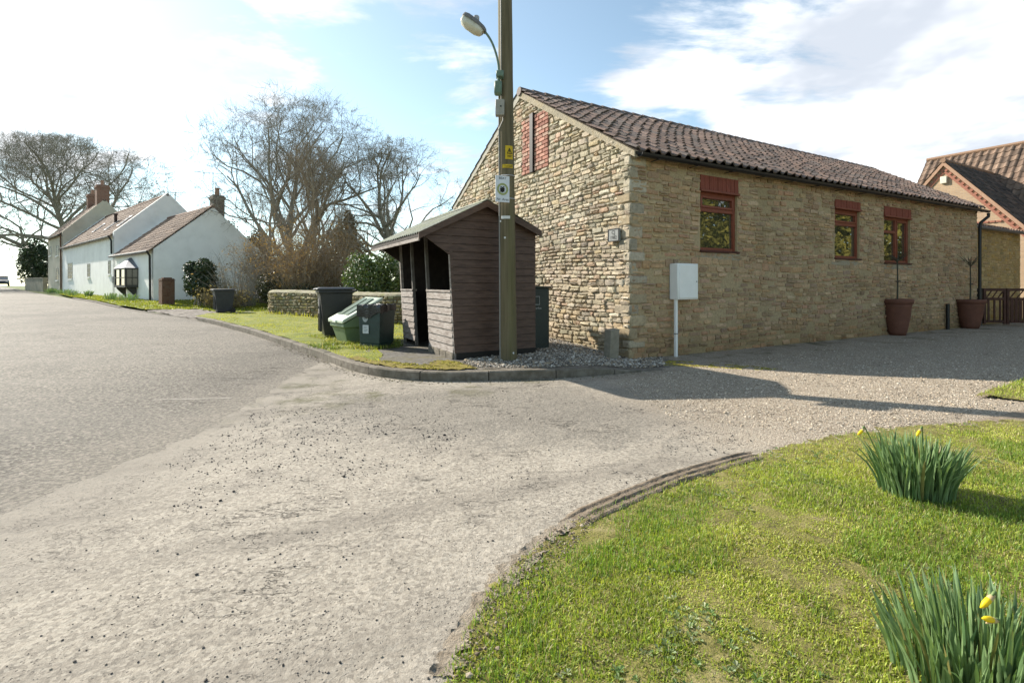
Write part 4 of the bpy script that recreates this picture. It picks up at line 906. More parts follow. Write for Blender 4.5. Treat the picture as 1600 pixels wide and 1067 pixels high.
# litter bin with a bag
lx = at(589, 541, 9.0); ll = (lx[0], lx[1], float(plat(lx[0], lx[1]))); lt = thing('litter_bin', 'dark green square litter bin lined with a shiny black bag', 'litter bin', ll)
rz = math.radians(-22); X, Yv = vec(math.cos(rz), math.sin(rz), 0), vec(-math.sin(rz), math.cos(rz), 0); L = vec(*ll)
mb = MB(); R_ = [rg(-.02, .205, -.2, .2), rg(.08, .205, -.2, .2), rg(.085, .215, -.21, .21), rg(.74, .235, -.225, .225)]
vs = [p for r in R_ for p in r]; mb.add(vs, [(i*4+j, i*4+(j+1) % 4, i*4+4+(j+1) % 4, i*4+4+j) for i in range(3) for j in range(4)]+[(3, 2, 1, 0), (12, 13, 14, 15)])
b = mb.build('body', mat('bottle_green_plastic', [(.010, .028, .025), (.016, .042, .038)], 8, .45, spec=.5), lt); md = b.modifiers.new('edge', 'BEVEL'); md.width = .02; md.segments = 2
mb = MB(); n = 48; vs = []; r = np.random.default_rng(3)
for kk, (zz_, sc) in enumerate(((.745, .9), (.775, 1.0), (.765, 1.06), (.70, 1.075), (.60, 1.06))):
    for i in range(n):
        t_ = 2*math.pi*i/n; cx, cy = math.cos(t_), math.sin(t_); q = max(abs(cx), abs(cy)); cx, cy = cx/q, cy/q
        drop = .0
        if kk == 4: drop = -.06+.12*max(0, math.cos(t_+2.0))-.02*math.sin(5*t_)
        if kk == 3: drop = .03*math.sin(4*t_)
        wv = 1+r.normal(0, .012)+.012*math.sin(9*t_+kk)
        vs.append(L+X*(cx*.237*sc*wv)+Yv*(cy*.227*sc*wv)+UP*(zz_-drop+r.normal(0, .006)))
mb.add(vs, [(i*n+j, i*n+(j+1) % n, (i+1)*n+(j+1) % n, (i+1)*n+j) for i in range(4) for j in range(n)]+[tuple(range(n))])
mb.build('bag', mat('black_bag_plastic', (.004, .004, .005), 30, .24, .3, 25, spec=.5), lt)
mb = MB(); kk = 20; c_ = L-Yv*.230-X*.08+UP*.535; mb.quad(*[c_+X*.058*math.cos(2*math.pi*i/kk)*(1 if math.sin(2*math.pi*i/kk) < 0 else 1)+UP*.072*math.sin(2*math.pi*i/kk) for i in range(kk)]); mb.build('crest_sticker', mat('pale_sticker', [(.30, .32, .32), (.4, .42, .42)], 30, .6), lt)
mb = MB(); text_mesh('W', c_-Yv*.003-UP*.03, X, UP, .085, mb); mb.build('lettering', mat('faint_ink', (.08, .1, .1), 20), lt)
mb = MB(); mb.obox(L-Yv*.222-X*.135+UP*.26, X*.125, UP*.15, Yv*-.008); nt = mb.build('notice', mat('white_notice', [(.48, .5, .52), (.58, .6, .62)], 30, .6), lt)
mb = MB()
for i in range(4): mb.obox(L-Yv*.2315-X*.115+UP*(.375-i*.026), X*(.085-.02*(i % 2)), UP*.006, Yv*-.001)
mb.build('small_print', MATS['faint_ink'], nt)

# ============================================================ low garden wall of rough stone
wp_ = resample(crom([(-8.6, 19.4), (-9.15, 18.9), (-8.95, 18.3), (-8.0, 17.6), (-5.8, 15.85), (-3.3, 14.05), (-1.8, 14.6)], 8), .1, False)
wc = np.array(wp_); wd_ = np.r_[0, np.cumsum(np.linalg.norm(np.diff(wc, axis=0), axis=1))]; WL = wd_[-1]
gw = thing('garden_wall', 'low mossy rubble garden wall with a rounded end behind the bins', 'wall', (-6, 16.2, .1))
V, L, S, C = masonry((0, 0), (1, 0), (0, -1), WL, .0, lambda u: .82 if u is None else .80, 77, (), (.06, .12), (.09, .24), (.03, .075), [(.40, .33, .22), (.34, .28, .18), (.30, .29, .2), (.26, .22, .15), (.33, .27, .12), (.2, .18, .12)])
def bend(V):
    V = np.array(V); u = np.clip(V[:, 0], 0, WL); x = np.interp(u, wd_, wc[:, 0]); y = np.interp(u, wd_, wc[:, 1]); e = .06
    tx = np.interp(u+e, wd_, wc[:, 0])-np.interp(u-e, wd_, wc[:, 0]); ty = np.interp(u+e, wd_, wc[:, 1])-np.interp(u-e, wd_, wc[:, 1]); l = np.hypot(tx, ty)
    return np.stack([x-ty/l*V[:, 1]*1, y+tx/l*V[:, 1], V[:, 2]+plat(x, y)], 1)
mb = MB(); mb.cur = (.2, .17, .11)
us = np.linspace(0, WL, 90)
for a, b in zip(us[:-1], us[1:]):
    mb.add([(a, 0, -.1), (b, 0, -.1), (b, 0, .80), (a, 0, .80), (a, .38, -.1), (b, .38, -.1), (b, .38, .8), (a, .38, .8)], [(0, 1, 2, 3), (4, 5, 6, 7), (3, 2, 6, 7)])
V, L, S, C = merge([(V, L, S, C), mb_arr(mb)]); arr_obj('masonry', bend(V), L, S, M_STONE, gw, C)
mb = MB(); us = np.linspace(0, WL, 140); k = 9; vs = []
for u in us:
    for t_ in np.linspace(0, math.pi, k): vs.append((u, .19-.235*math.cos(t_), .79+.10*math.sin(t_)+random.uniform(-.008, .008)))
mb.add(vs, [(i*k+j, i*k+j+1, (i+1)*k+j+1, (i+1)*k+j) for i in range(len(us)-1) for j in range(k-1)]+[tuple(range(k))]); V, L, S, C = mb_arr(mb)
arr_obj('coping', bend(V), L, S, mat('mossy_coping', [(.16, .15, .06), (.30, .27, .2), (.2, .2, .06)], 3, .95, .7, 40), gw, None, True)

# ============================================================ terracotta pots and young trees
M_TERR = mat('terracotta', [(.12, .05, .033), (.165, .07, .046)], 6, .75, .2, 50, blotch=.4, dirt=(.07, .03, .02))
M_BARKY = mat('young_bark', [(.05, .045, .03), (.09, .08, .055)], 20, .85)
def pot(px, py, pyt, Y, w, label, tl, seed, th):
    p = at(px, py, Y); z = float(gz(p[0], p[1]))+.005; H = CAMH-(pyt-HY)/F*Y-z; L = vec(p[0], p[1], z); R = w/2/F*Y
    t = thing('plant_pot', label, 'plant pot', L, 'pots by the barn')
    mb = MB(); mb.lathe(L, [(R*.52, 0), (R*.60, H*.10), (R*.78, H*.45), (R*.88, H*.80), (R*.92, H*.86)], 28); b = mb.build('bowl', M_TERR, t, True)
    mb = MB(); mb.lathe(L, [(R*.92, H*.86), (R*1.0, H*.88), (R*1.02, H*.97), (R*.98, H), (R*.88, H), (R*.86, H*.9), (R*.1, H*.9)], 28, False); mb.build('rim', M_TERR, b, True)
    mb = MB(); mb.lathe(L+UP*H*.86, [(.001, .045), (R*.5, .04), (R*.89, .02)], 20, False); mb.build('compost', mat('compost', (.03, .022, .015), 20, .95), t)
    r = np.random.default_rng(seed); y = thing('young_tree', tl, 'young tree', L+UP*H*.85, 'young trees in pots by the barn'); top = L+UP*(H*.85+th); mb = MB()
    mb.tube([L+UP*H*.8, L+UP*(H*.85+th*.5)+vec(.01, 0, 0), top], [.02, .017, .013], 8); mb.build('stem', M_BARKY, y)
    mb = MB()
    for i in range(13):
        a = r.uniform(0, 2*math.pi); l = r.uniform(.15, .42); d = vec(math.cos(a), math.sin(a), r.uniform(.3, 1.3)); d /= np.linalg.norm(d); q = top-UP*r.uniform(0, .12)
        mb.tube([q, q+d*l*.5+UP*.02, q+d*l+UP*.08], [.009, .006, .002], 5)
        for k in range(2):
            d2 = d+r.normal(0, .5, 3); q2 = q+d*l*r.uniform(.4, .8); mb.tube([q2, q2+d2*l*.4], [.004, .0015], 4)
    mb.build('branches', M_BARKY, y)
    mb = MB(); mb.tube([L+UP*(H*.9+th*.45)+vec(-.05, -.02, 0), L+UP*(H*.9+th*.45)+vec(.06, -.02, .01)], .014, 6); mb.build('tie', M_BLACK, y)
    return L
pot(1402, 515, 467, 12.2, 41, 'terracotta pot below the narrow third barn window', 'leafless young tree in the pot below the third window', 3, 1.15)
pot(1516, 508, 468, 14.1, 38, 'terracotta pot beside the barn end drainpipe and garden gate', 'leafless young tree in the pot beside the garden gate', 9, 1.15)
q = at(1481, 508, 13.75); mb = MB(); mb.tube([(q[0], q[1], -.05), (q[0], q[1], .72)], .045, 12); o = mb.build('black_post', M_BLACK); tag(o, 'short plain black post against the barn between the two pots', 'post')

# ============================================================ garden gate
ga0 = at(1537, 510, 15.0); gz_ = 0.0; gt0 = thing('garden_gate', 'dark stained double picket gate between barn and outhouse', 'gate', (ga0[0], ga0[1], 0))
gd = vec(.985, -.17, 0); gn = vec(.17, .985, 0); M_GATE = mat('dark_red_stain', [(.05, .02, .013), (.085, .034, .022)], 8, .6, .2, 50)
G0 = vec(ga0[0], ga0[1], 0)
for s0 in (0, .62):
    w_ = .6 if s0 == 0 else .68; mb = MB(); o = G0+gd*s0
    for a in (0, w_-.07): mb.obox(o+gd*a+UP*.06, gd*.07, gn*.06, UP*1.08, .006)
    for z in (.1, .78, 1.06): mb.obox(o+gd*.07+UP*z+gn*.005, gd*(w_-.14), gn*.05, UP*.08)
    n = 3 if s0 == 0 else 5
    for i in range(n): a = .07+(w_-.14)*(i+.5)/n; mb.obox(o+gd*(a-.045)+UP*.12-gn*.012, gd*(.05 if s0 == 0 else .088), gn*.02, UP*.7)
    for i in range(3): a = .07+(w_-.14)*i/3; mb.prism([o+gd*a+UP*.86, o+gd*(a+.03)+UP*.86, o+gd*(a+(w_-.14)/3)+UP*1.06, o+gd*(a+(w_-.14)/3-.03)+UP*1.06], gn*.02)
    mb.build('leaf', M_GATE, gt0)
mb = MB(); mb.obox(G0-gd*.16-UP*.1, gd*.13, gn*.13, UP*1.25, .01); mb.build('gate_post', mat('grey_gate_post', [(.06, .05, .04), (.1, .085, .07)], 8, .85), gt0)
mb = MB(); mb.obox(G0+gd*1.33-UP*.1, gd*.13, gn*.13, UP*1.5, .01); mb.build('gate_post', M_GATE, gt0)
# ============================================================ white cottage up the road
HA = vec(-17.9, 24.6, 0); T = vec(-.769, .639, 0); G = vec(.639, .769, 0)
def HPt(t, g, z): return HA+T*t+G*g+UP*z
def ht(px): k = (px-HX)/F; return (HA[0]-k*HA[1])/(k*T[1]-T[0])
def hz_(px, py): return CAMH-(py-HY)/F*(HA[1]+T[1]*ht(px))
M_LIME = mat('white_limewash', [(.74, .73, .70), (.82, .81, .78), (.86, .85, .82)], 1.6, .9, .25, 12, blotch=.12, dirt=(.45, .44, .4))
M_CREAM = mat('cream_render', [(.45, .40, .31), (.54, .49, .39)], 1.2, .9, .25, 14, blotch=.2, dirt=(.36, .31, .24))
M_TILE2 = mat('red_brown_pantile', [(.8, .8, .8), (1.15, 1.1, 1.05)], 4, .8, .2, 30, 'Col', .25)
TC2 = [(.30, .21, .155), (.26, .18, .135), (.34, .235, .17), (.24, .165, .125)]
M_CHB = mat('chimney_brick', [(.16, .09, .065), (.25, .14, .10), (.2, .15, .12)], 9, .95, .5, 30)
M_DKF = mat('dark_window_frame', (.05, .045, .04), 10, .6)
M_PANE = glass('cottage_glass', (.045, .048, .05), .06, .22)
def block(root, t0, t1, ez, rz, gw, rg_, material, cols, seed, par=.0, near=True):
    base = -.6; mb = MB()
    mb.quad(HPt(t0, 0, base), HPt(t1, 0, base), HPt(t1, 0, ez), HPt(t0, 0, ez)); mb.quad(HPt(t0, gw, base), HPt(t1, gw, base), HPt(t1, gw, ez), HPt(t0, gw, ez))
    for t in (t0, t1-.3):
        mb.prism([HPt(t, 0, base), HPt(t, gw, base), HPt(t, gw, ez+par), HPt(t, rg_, rz+par), HPt(t, 0, ez+par)], T*.3)
    w = mb.build('wall', material, root)
    a = .31; lift = .10
    E0, E1, R0, R1 = HPt(t0+a-.02, -.2, ez-.16), HPt(t1-a+.02, -.2, ez-.16), HPt(t0+a-.02, rg_, rz+lift-.1), HPt(t1-a+.02, rg_, rz+lift-.1)
    if par == 0: E0, R0 = HPt(t0-.06, -.2, ez-.13), HPt(t0-.06, rg_, rz+.08)
    r = pantiles('roof', E1, E0, R1, R0, .27, 13, cols, root, M_TILE2, .035, seed)
    B0, B1 = HPt(t0+a, gw+.2, ez-.16), HPt(t1-a, gw+.2, ez-.16); pantiles('rear_roof', B0, B1, HPt(t0+a, rg_, rz+lift-.1), HPt(t1-a, rg_, rz+lift-.1), .35, 10, cols, root, M_TILE2, .035, seed+1)
    mb = MB(); mb.tube([HPt(t0+.0, rg_, rz+.03), HPt(t1-a, rg_, rz+.03)], .1, 8); mb.build('ridge_tile', mat('ridge_clay', (.2, .12, .09), 10), r)
    mb = MB(); mb.tube([HPt(t0+.1, -.24, ez-.14), HPt(t1-.05, -.24, ez-.14)], .06, 8); mb.build('gutter', M_BLACK, root)
    return w, r
def chimney(root, t, g, z0, z1, wt_, wg, material, pots, nm='chimney'):
    mb = MB(); mb.obox(HPt(t, g, z0), T*wt_, G*wg, UP*(z1-z0)); mb.obox(HPt(t-.05, g-.05, z1-.24), T*(wt_+.1), G*(wg+.1), UP*.14); c = mb.build(nm, material, root)
    for i in range(pots):
        mb = MB(); mb.lathe(HPt(t+wt_*(i+.5)/pots, g+wg/2, z1), [(.13, 0), (.12, .1), (.105, .34), (.125, .36), (.125, .42)], 12); mb.build('chimney_pot', mat('clay_pot', (.33, .19, .13), 8), c)
wc_ = thing('white_cottage', 'long whitewashed cottage with stepped gables, skylights and a small oriel window', 'cottage', HPt(0, 0, .45))
w1, r1 = block(wc_, 0, 7.8, 3.05, 5.45, 5.4, 2.7, M_LIME, TC2, 41)
w2, r2 = block(wc_, 7.8, 24.4, 4.28, 7.0, 5.5, 2.75, M_LIME, TC2, 43, .16)
chimney(wc_, .35, 2.85, 4.9, 6.2, .6, .55, mat('grey_brick', [(.14, .12, .105), (.22, .195, .17)], 9, .95, .4, 30), 1)
mb = MB(); mb.lathe(HPt(12.8, 1.1, 5.0), [(.09, 0), (.09, 1.0), (.14, 1.02), (.14, 1.1), (.05, 1.14)], 10); mb.build('flue', mat('dark_flue', (.05, .035, .03), 10), r2)
sl = (4.28-7.0); 
for px in (112.0+44, 120+58, 140+58):                                                  # skylights
    pass
nrm2 = np.cross(T, vec(*(G*2.75+UP*2.72))); nrm2 /= np.linalg.norm(nrm2); nrm2 *= np.sign(nrm2[2]); upv = (G*2.75+UP*2.72)/np.linalg.norm(G*2.75+UP*2.72)
for px, py in ((156, 358), (176, 354), (197, 347)):
    best = None                                                                        # where that sight line meets the roof slope
    d = vec((px-HX)/F, 1, (HY-py)/F); o = vec(0, 0, CAMH); p0 = HPt(8, 0, 4.28); k = np.dot(p0-o, nrm2)/np.dot(d, nrm2); p = o+d*k
    mb = MB(); q = p-T*.35-upv*.5+nrm2*.03; 
    for a, b, w_, h_ in ((0, 0, .7, .07), (0, .93, .7, .07), (0, .07, .07, .86), (.63, .07, .07, .86)): mb.obox(q+T*a+upv*b, T*w_, upv*h_, nrm2*.09)
    s = mb.build('skylight', mat('grey_skylight_frame', (.2, .2, .21), 10, .5), r2); mb = MB(); mb.obox(q+T*.06+upv*.06, T*.58, upv*.88, nrm2*.075); mb.build('pane', mat('skylight_pane', (.5, .53, .57), 10, .08, spec=1.0), s)  # pane colour kept pale to stand in for bright sky reflection
def hwin(px0, px1, py0, py1, root, bars=(1, 2), nm='window'):
    t0, t1 = ht(px1), ht(px0); pm = (px0+px1)/2; z0, z1 = hz_(pm, py1), hz_(pm, py0); mb = MB(); f = .05
    mb.obox(HPt(t0, -.012, z0), T*f, UP*(z1-z0), G*.05); mb.obox(HPt(t1-f, -.012, z0), T*f, UP*(z1-z0), G*.05)
    mb.obox(HPt(t0+f, -.012, z0), T*(t1-t0-2*f), UP*f, G*.05); mb.obox(HPt(t0+f, -.012, z1-f), T*(t1-t0-2*f), UP*f, G*.05)
    for i in range(bars[1]): mb.obox(HPt(t0+f, -.009, z0+(z1-z0)*(i+1)/(bars[1]+1)-.02), T*(t1-t0-2*f), UP*.04, G*.04)
    for i in range(bars[0]): mb.obox(HPt(t0+(t1-t0)*(i+1)/(bars[0]+1)-.02, -.006, z0+f), T*.04, UP*(z1-z0-2*f), G*.035)
    w = mb.build(nm, mat('grey_window_frame', (.22, .22, .22), 10, .6), root); mb = MB(); mb.obox(HPt(t0+.02, -.004, z0+.02), T*(t1-t0-.04), UP*(z1-z0-.04), G*.02); mb.build('pane', M_PANE, w)
    mb = MB(); mb.obox(HPt(t0-.06, -.08, z0-.09), T*(t1-t0+.12), UP*.09, G*.12); mb.build('sill', M_LIME, w)
hwin(106, 113.5, 411, 436, wc_, (1, 3)); hwin(136.5, 141, 412, 433, wc_, (0, 2)); hwin(169, 173.5, 407, 428.5, wc_, (0, 2))
mb = MB(); mb.obox(HPt(ht(177.5), -.03, hz_(176, 442)), T*.32, UP*.38, G*.06); mb.build('vent', mat('grey_vent', (.2, .2, .2), 10), wc_)
# oriel window on brackets under a leaded hood
t0, t1 = ht(216), ht(196); z0, z1 = hz_(206, 447), hz_(206, 420); tm = (t0+t1)/2; dp = .5
P4 = lambda z, e=0: [HPt(t0-e, .0, z), HPt(t0+.12-e*.5, -dp-e, z), HPt(t1-.12+e*.5, -dp-e, z), HPt(t1+e, .0, z)]
mb = MB(); A, B = P4(z0), P4(z1)
for i in range(3):
    a, b = A[i], A[i+1]; d = b-a; H = UP*(z1-z0); n_ = np.cross(d, UP); n_ = -n_/np.linalg.norm(n_)*.04
    for f0, f1 in ((0, .07), (.93, 1), (.47, .53)): mb.obox(a+d*f0, d*(f1-f0), H, n_)
    for f0, f1 in ((0, .06), (.94, 1), (.45, .5)): mb.obox(a+H*f0+n_*.1, d, H*(f1-f0), n_*.8)
ow = mb.build('oriel_window', M_DKF, wc_)
mb = MB(); mb.add([p for p in A]+[p for p in B], [(0, 1, 5, 4), (1, 2, 6, 5), (2, 3, 7, 6)]); mb.build('pane', glass('oriel_glass', (.09, .075, .07), .05, .35), ow)
mb = MB(); C_ = P4(z1+.01, .08); ap = [HPt(tm, .0, hz_(206, 403)), HPt(tm, -.1, hz_(206, 403))]; mb.add(C_+ap, [(0, 1, 5), (1, 2, 5), (2, 3, 5), (3, 4, 5), (0, 5, 4), (0, 1, 2, 3)]); mb.build('hood', mat('lead_hood', [(.16, .17, .2), (.24, .25, .28)], 6, .6), ow)
mb = MB(); A2, B2 = P4(z0-.07, .04), P4(z0, .04); mb.add(A2+B2, [(0, 1, 5, 4), (1, 2, 6, 5), (2, 3, 7, 6), (0, 1, 2, 3), (4, 5, 6, 7)])
for t in (t0+.2, t1-.25): mb.prism([HPt(t, -.02, z0-.07), HPt(t, -dp+.05, z0-.07), HPt(t, -dp+.05, z0-.13), HPt(t, -.02, z0-.65)], T*.06)
mb.build('bracket', M_DKF, ow)
mb = MB(); mb.tube([HPt(.22, -.24, 2.95), HPt(.22, -.1, 2.7), HPt(.22, -.08, .3)], .05, 8); mb.build('drainpipe', M_BLACK, wc_)
mb = MB(); mb.tube([HPt(8.0, -.24, 4.2), HPt(7.95, -.1, 3.9), HPt(7.9, -.1, 3.1)], .05, 8); mb.build('drainpipe', M_BLACK, wc_)
def aerial(p, h, root):
    mb = MB(); mb.tube([p, p+UP*h], .02, 6); q = p+UP*(h-.05); d = vec(.9, .45, 0); mb.tube([q-d*.9, q+d*.5], .013, 5)
    for i in range(7): c = q-d*.8+d*.2*i; e = vec(-.45, .9, 0)*.22; mb.tube([c-e, c+e], .008, 4)
    mb.build('tv_aerial', mat('aluminium', (.35, .35, .36), 10, .4, metal=.6), root)
aerial(HPt(.6, 2.9, 6.1), 1.35, wc_); aerial(HPt(8.6, 3.4, 6.3), 1.1, wc_)
# cream house beyond
ch = thing('cream_house', 'tall cream rendered house joined to the far end of the white cottage', 'house', HPt(24.4, 0, .65))
block(ch, 24.42, 31.5, 5.45, 8.45, 5.4, 2.7, M_CREAM, TC2, 47, .14)
chimney(ch, 24.5, 2.2, 8.0, 9.8, .7, .85, M_CHB, 1); chimney(ch, 28.6, 2.3, 8.0, 9.5, .6, .8, M_CHB, 2)
for q in ((77.5, 80.5, 385, 400), (88, 91.5, 384, 400), (88, 91.5, 419, 438)): hwin(*q, ch, (0, 1))
mb = MB(); mb.tube([HPt(24.5, -.1, 5.3), HPt(24.5, -.08, .6)], .05, 8); mb.build('drainpipe', mat('brown_pipe', (.12, .06, .035), 10), ch)
# brick pillar
bp = at(260.5, 472, 22.6); bz = float(gz(bp[0], bp[1]))
mb = MB(); L = vec(bp[0], bp[1], bz); a, b = T*.52, G*.5; mb.obox(L-a/2-b/2-UP*.1, a, b, UP*1.2, .02)
for i in range(3): mb.obox(L-a*(.52-.05*i*i)-b*(.52-.05*i*i)+UP*(1.1+.05*i), a*(1.04-.1*i*i), b*(1.04-.1*i*i), UP*.05)
o = mb.build('brick_pillar', mat('brown_brick', [(.10, .055, .035), (.17, .09, .06), (.13, .1, .075)], 11, .95, .5, 40)); tag(o, 'short brown brick pillar with a rounded cap in front of the white gable', 'pillar')
# garden wall, gate pier and gate beyond the cream house
w0 = HPt(32.5, -.2, 0); w1_ = HPt(40.5, -.6, 0)
mb = MB(); d = (w1_-w0); z = float(gz(w0[0], w0[1])); mb.obox(w0+UP*(z-.3), d, G*.3, UP*1.45); mb.obox(w0+UP*(z+1.15)-G*.04, d, G*.38, UP*.09)
o = mb.build('roadside_wall', mat('weathered_render', [(.22, .2, .15), (.32, .29, .22)], 2, .95)); tag(o, 'low pale rendered roadside wall beyond the cream house', 'wall')
# parked car on the crest
def car(px, Y):
    p = at(px, 447, Y); z = float(gz(p[0], p[1])); L = vec(p[0], p[1], z); f = vec(.70, -.714, 0); s = vec(.714, .70, 0)
    t = thing('parked_car', 'dark car on the crest of the road at the far left edge', 'car', L)
    q = lambda x, y, zz: L+f*x+s*y+UP*zz
    prof = [(-2.0, .35), (-2.05, .75), (-1.9, 1.0), (-1.0, 1.05), (1.0, .98), (1.9, .82), (2.05, .6), (2.0, .3)]
    mb = MB(); mb.prism([q(x, -.85, zz) for x, zz in prof], s*1.7); b = mb.build('body', mat('dark_car_paint', (.03, .03, .035), 10, .3, spec=.6), t); m = b.modifiers.new('e', 'BEVEL'); m.width = .07; m.segments = 3
    cab = [(-1.75, 1.0), (-1.3, 1.42), (.2, 1.46), (1.05, 1.0)]; mb = MB(); mb.prism([q(x, -.74, zz) for x, zz in cab], s*1.48); c = mb.build('cabin', glass('car_glass', (.02, .02, .02)), t); m = c.modifiers.new('e', 'BEVEL'); m.width = .06; m.segments = 2
    mb = MB(); mb.prism([q(-1.3, -.72, 1.44), q(.2, -.72, 1.48), q(.2, .72, 1.48), q(-1.3, .72, 1.44)], UP*.03); mb.build('roof', MATS['dark_car_paint'], t)
    for x in (-1.3, 1.3):
        for y in (-.86, .68):
            mb = MB(); mb.tube([q(x, y, .32), q(x, y+.18, .32)], .32, 18); wl = mb.build('wheel', M_BLACK, t); mb = MB(); mb.tube([q(x, y-.01, .32), q(x, y+.19, .32)], .18, 12); mb.build('rim', mat('alloy', (.4, .4, .4), 10, .3, metal=.7), wl)
    for y in (-.75, .5): mb = MB(); mb.obox(q(1.93, y, .62), s*.25, UP*.12, f*.1, .02); mb.build('headlight', mat('lamp_glass', (.6, .6, .6), 10, .1), t)
car(2, 74)

# ============================================================ stone outhouse behind the gate
O1 = vec(15.15, 16.15, 0)
oh = thing('stone_outhouse', 'low ochre stone outhouse with pantile roof behind the dark picket gate', 'outhouse', O1)
def OP(u, w, z): return O1+U*u+W*w+UP*z
mb = MB(); mb.cur = (.42, .30, .14); OL = 4.0; OE = 3.15
mb.quad(OP(-.6, 0, -.2), OP(OL, 0, -.2), OP(OL, 0, OE), OP(-.6, 0, OE)); mb.quad(OP(OL, 0, -.2), OP(OL, 3, -.2), OP(OL, 3, 4.0), OP(OL, 0, OE)); mb.quad(OP(-.6, 3, -.2), OP(OL, 3, -.2), OP(OL, 3, 4.0), OP(-.6, 3, 4.0)); mb.quad(OP(-.6, 0, -.2), OP(-.6, 3, -.2), OP(-.6, 3, 4.0), OP(-.6, 0, OE))
pp = masonry(OP(-.6, 0, 0), U, -W, OL+.6, 0, lambda u: OE if u is None else OE-.02, 91, (), (.07, .13), (.12, .34), (.006, .02), [(.46, .33, .16), (.40, .29, .14), (.50, .37, .2), (.36, .27, .15), (.44, .29, .11)])
V, L, S, C = merge([mb_arr(mb), pp]); arr_obj('wall', V, L, S, M_STONE, oh, C)
pantiles('roof', OP(-.7, -.18, OE+.0), OP(OL+.15, -.18, OE+.0), OP(-.7, 3.0, 4.12), OP(OL+.15, 3.0, 4.12), .24, 11, [(.28, .17, .12), (.24, .145, .10), (.32, .205, .145)], oh, M_TILE2, .04, 13)
mb = MB(); mb.tube([OP(-.7, -.22, OE-.05), OP(OL+.1, -.22, OE-.05)], .055, 8); mb.build('gutter', mat('grey_gutter', (.10, .095, .09), 10, .5), oh)
# ============================================================ brick house at the right
HB = vec(19.3, 22.0, 0)
bh = thing('brick_house', 'pale brick house with steep tiled roofs and a dentilled gable behind the barn', 'house', HB)
def QP(u, w, z): return HB+U*u+W*w+UP*z
AZ, SL = 6.65, 1.2; HWd = 3.3; MU, MZ = 6.6, 8.2
def brick_mat():
    m = bpy.data.materials.new('buff_brick'); N = NT(m); ge = N.n('ShaderNodeNewGeometry').outputs['Position']
    s = N.n('ShaderNodeSeparateXYZ', Vector=ge); al = N.math('ADD', N.math('MULTIPLY', s.outputs[0], -.4848), N.math('MULTIPLY', s.outputs[1], .8746)); cv = N.n('ShaderNodeCombineXYZ', i0=al, i1=s.outputs[2], i2=0.0).outputs[0]
    b = N.n('ShaderNodeTexBrick', Vector=cv, Scale=1.0); b.inputs['Brick Width'].default_value = .225; b.inputs['Row Height'].default_value = .075; b.inputs['Mortar Size'].default_value = .008
    b.inputs['Color1'].default_value = (.43, .30, .185, 1); b.inputs['Color2'].default_value = (.34, .235, .15, 1); b.inputs['Mortar'].default_value = (.36, .30, .23, 1)
    c = N.mix(.25, b.outputs['Color'], N.ramp(N.noise(ge, 1.5, 4), [(.3, (.33, .225, .15)), (.7, (.46, .32, .205))]))
    p = N.n('ShaderNodeBsdfPrincipled', Roughness=.92); N.t.links.new(c, p.inputs[0]); bm = N.n('ShaderNodeBump', Strength=.4, Distance=.01, Height=b.outputs['Fac'], _invert=True); N.t.links.new(bm.outputs[0], p.inputs['Normal'])
    N.t.links.new(p.outputs[0], N.n('ShaderNodeOutputMaterial').inputs[0]); return m
M_BRK = brick_mat()
mb = MB(); ge_ = AZ-SL*HWd
mb.prism([QP(0, HWd, -.2), QP(0, -HWd, -.2), QP(0, -HWd, ge_), QP(0, 0, AZ), QP(0, HWd, ge_)], U*5.0)
mb.prism([QP(2.9, 3.0, -.2), QP(10.3, 3.0, -.2), QP(10.3, 3.0, MZ-SL*3.7), QP(MU, 3.0, MZ-.1), QP(2.9, 3.0, MZ-SL*3.7)], W*-12.5)
mb.build('wall', M_BRK, bh)
TCB = [(.155, .108, .08), (.18, .125, .092), (.13, .093, .07), (.2, .142, .105)]
mr = pantiles('main_roof', QP(2.6, -9.6, MZ-SL*4.0+.08), QP(2.6, 3.15, MZ-SL*4.0+.08), QP(MU, -9.6, MZ+.08), QP(MU, 3.15, MZ+.08), .3, 15, TCB, bh, M_TILE2, .05, 51)
pantiles('rear_roof', QP(10.6, 3.15, MZ-SL*4.0+.08), QP(10.6, -9.6, MZ-SL*4.0+.08), QP(MU, 3.15, MZ+.08), QP(MU, -9.6, MZ+.08), .3, 13, TCB, bh, M_TILE2, .05, 52)
pantiles('wing_roof', QP(-.14, -HWd-.25, ge_-.22), QP(5.2, -HWd-.25, ge_-.22), QP(-.14, 0, AZ+.10), QP(5.2, 0, AZ+.10), .3, 15, [(.075, .06, .05), (.11, .08, .065), (.06, .05, .045)], bh, M_TILE2, .05, 53)  # right slope: darker tile colours paint in its shade
pantiles('wing_roof', QP(5.2, HWd+.25, ge_-.22), QP(-.14, HWd+.25, ge_-.22), QP(5.2, 0, AZ+.10), QP(-.14, 0, AZ+.10), .3, 15, TCB, bh, M_TILE2, .05, 54)
mb = MB(); mb.tube([QP(MU, -9.6, MZ+.1), QP(MU, 3.15, MZ+.1)], .11, 8); mb.tube([QP(-.14, 0, AZ+.12), QP(5.2, 0, AZ+.12)], .1, 8); mb.build('ridge_tile', mat('orange_ridge', (.25, .155, .10), 10), mr)
mb = MB(); r = np.random.default_rng(6); Ld = math.hypot(HWd, HWd*SL); n = 46
for sg_ in (-1, 1):
    for i in range(n):
        f0 = i/n; w0_ = sg_*HWd*(f0); z_ = AZ-SL*HWd*f0; rd = (W*sg_-UP*SL)/math.hypot(1, SL); up_ = (W*sg_*SL+UP)/math.hypot(1, SL)
        if i % 2 == 0: mb.obox(QP(-.05, w0_, z_-.30), rd*(Ld/n*.95), up_*.10, U*.06)
        mb.obox(QP(-.035, w0_, z_-.42), rd*(Ld/n*.97), up_*.09, U*.04)
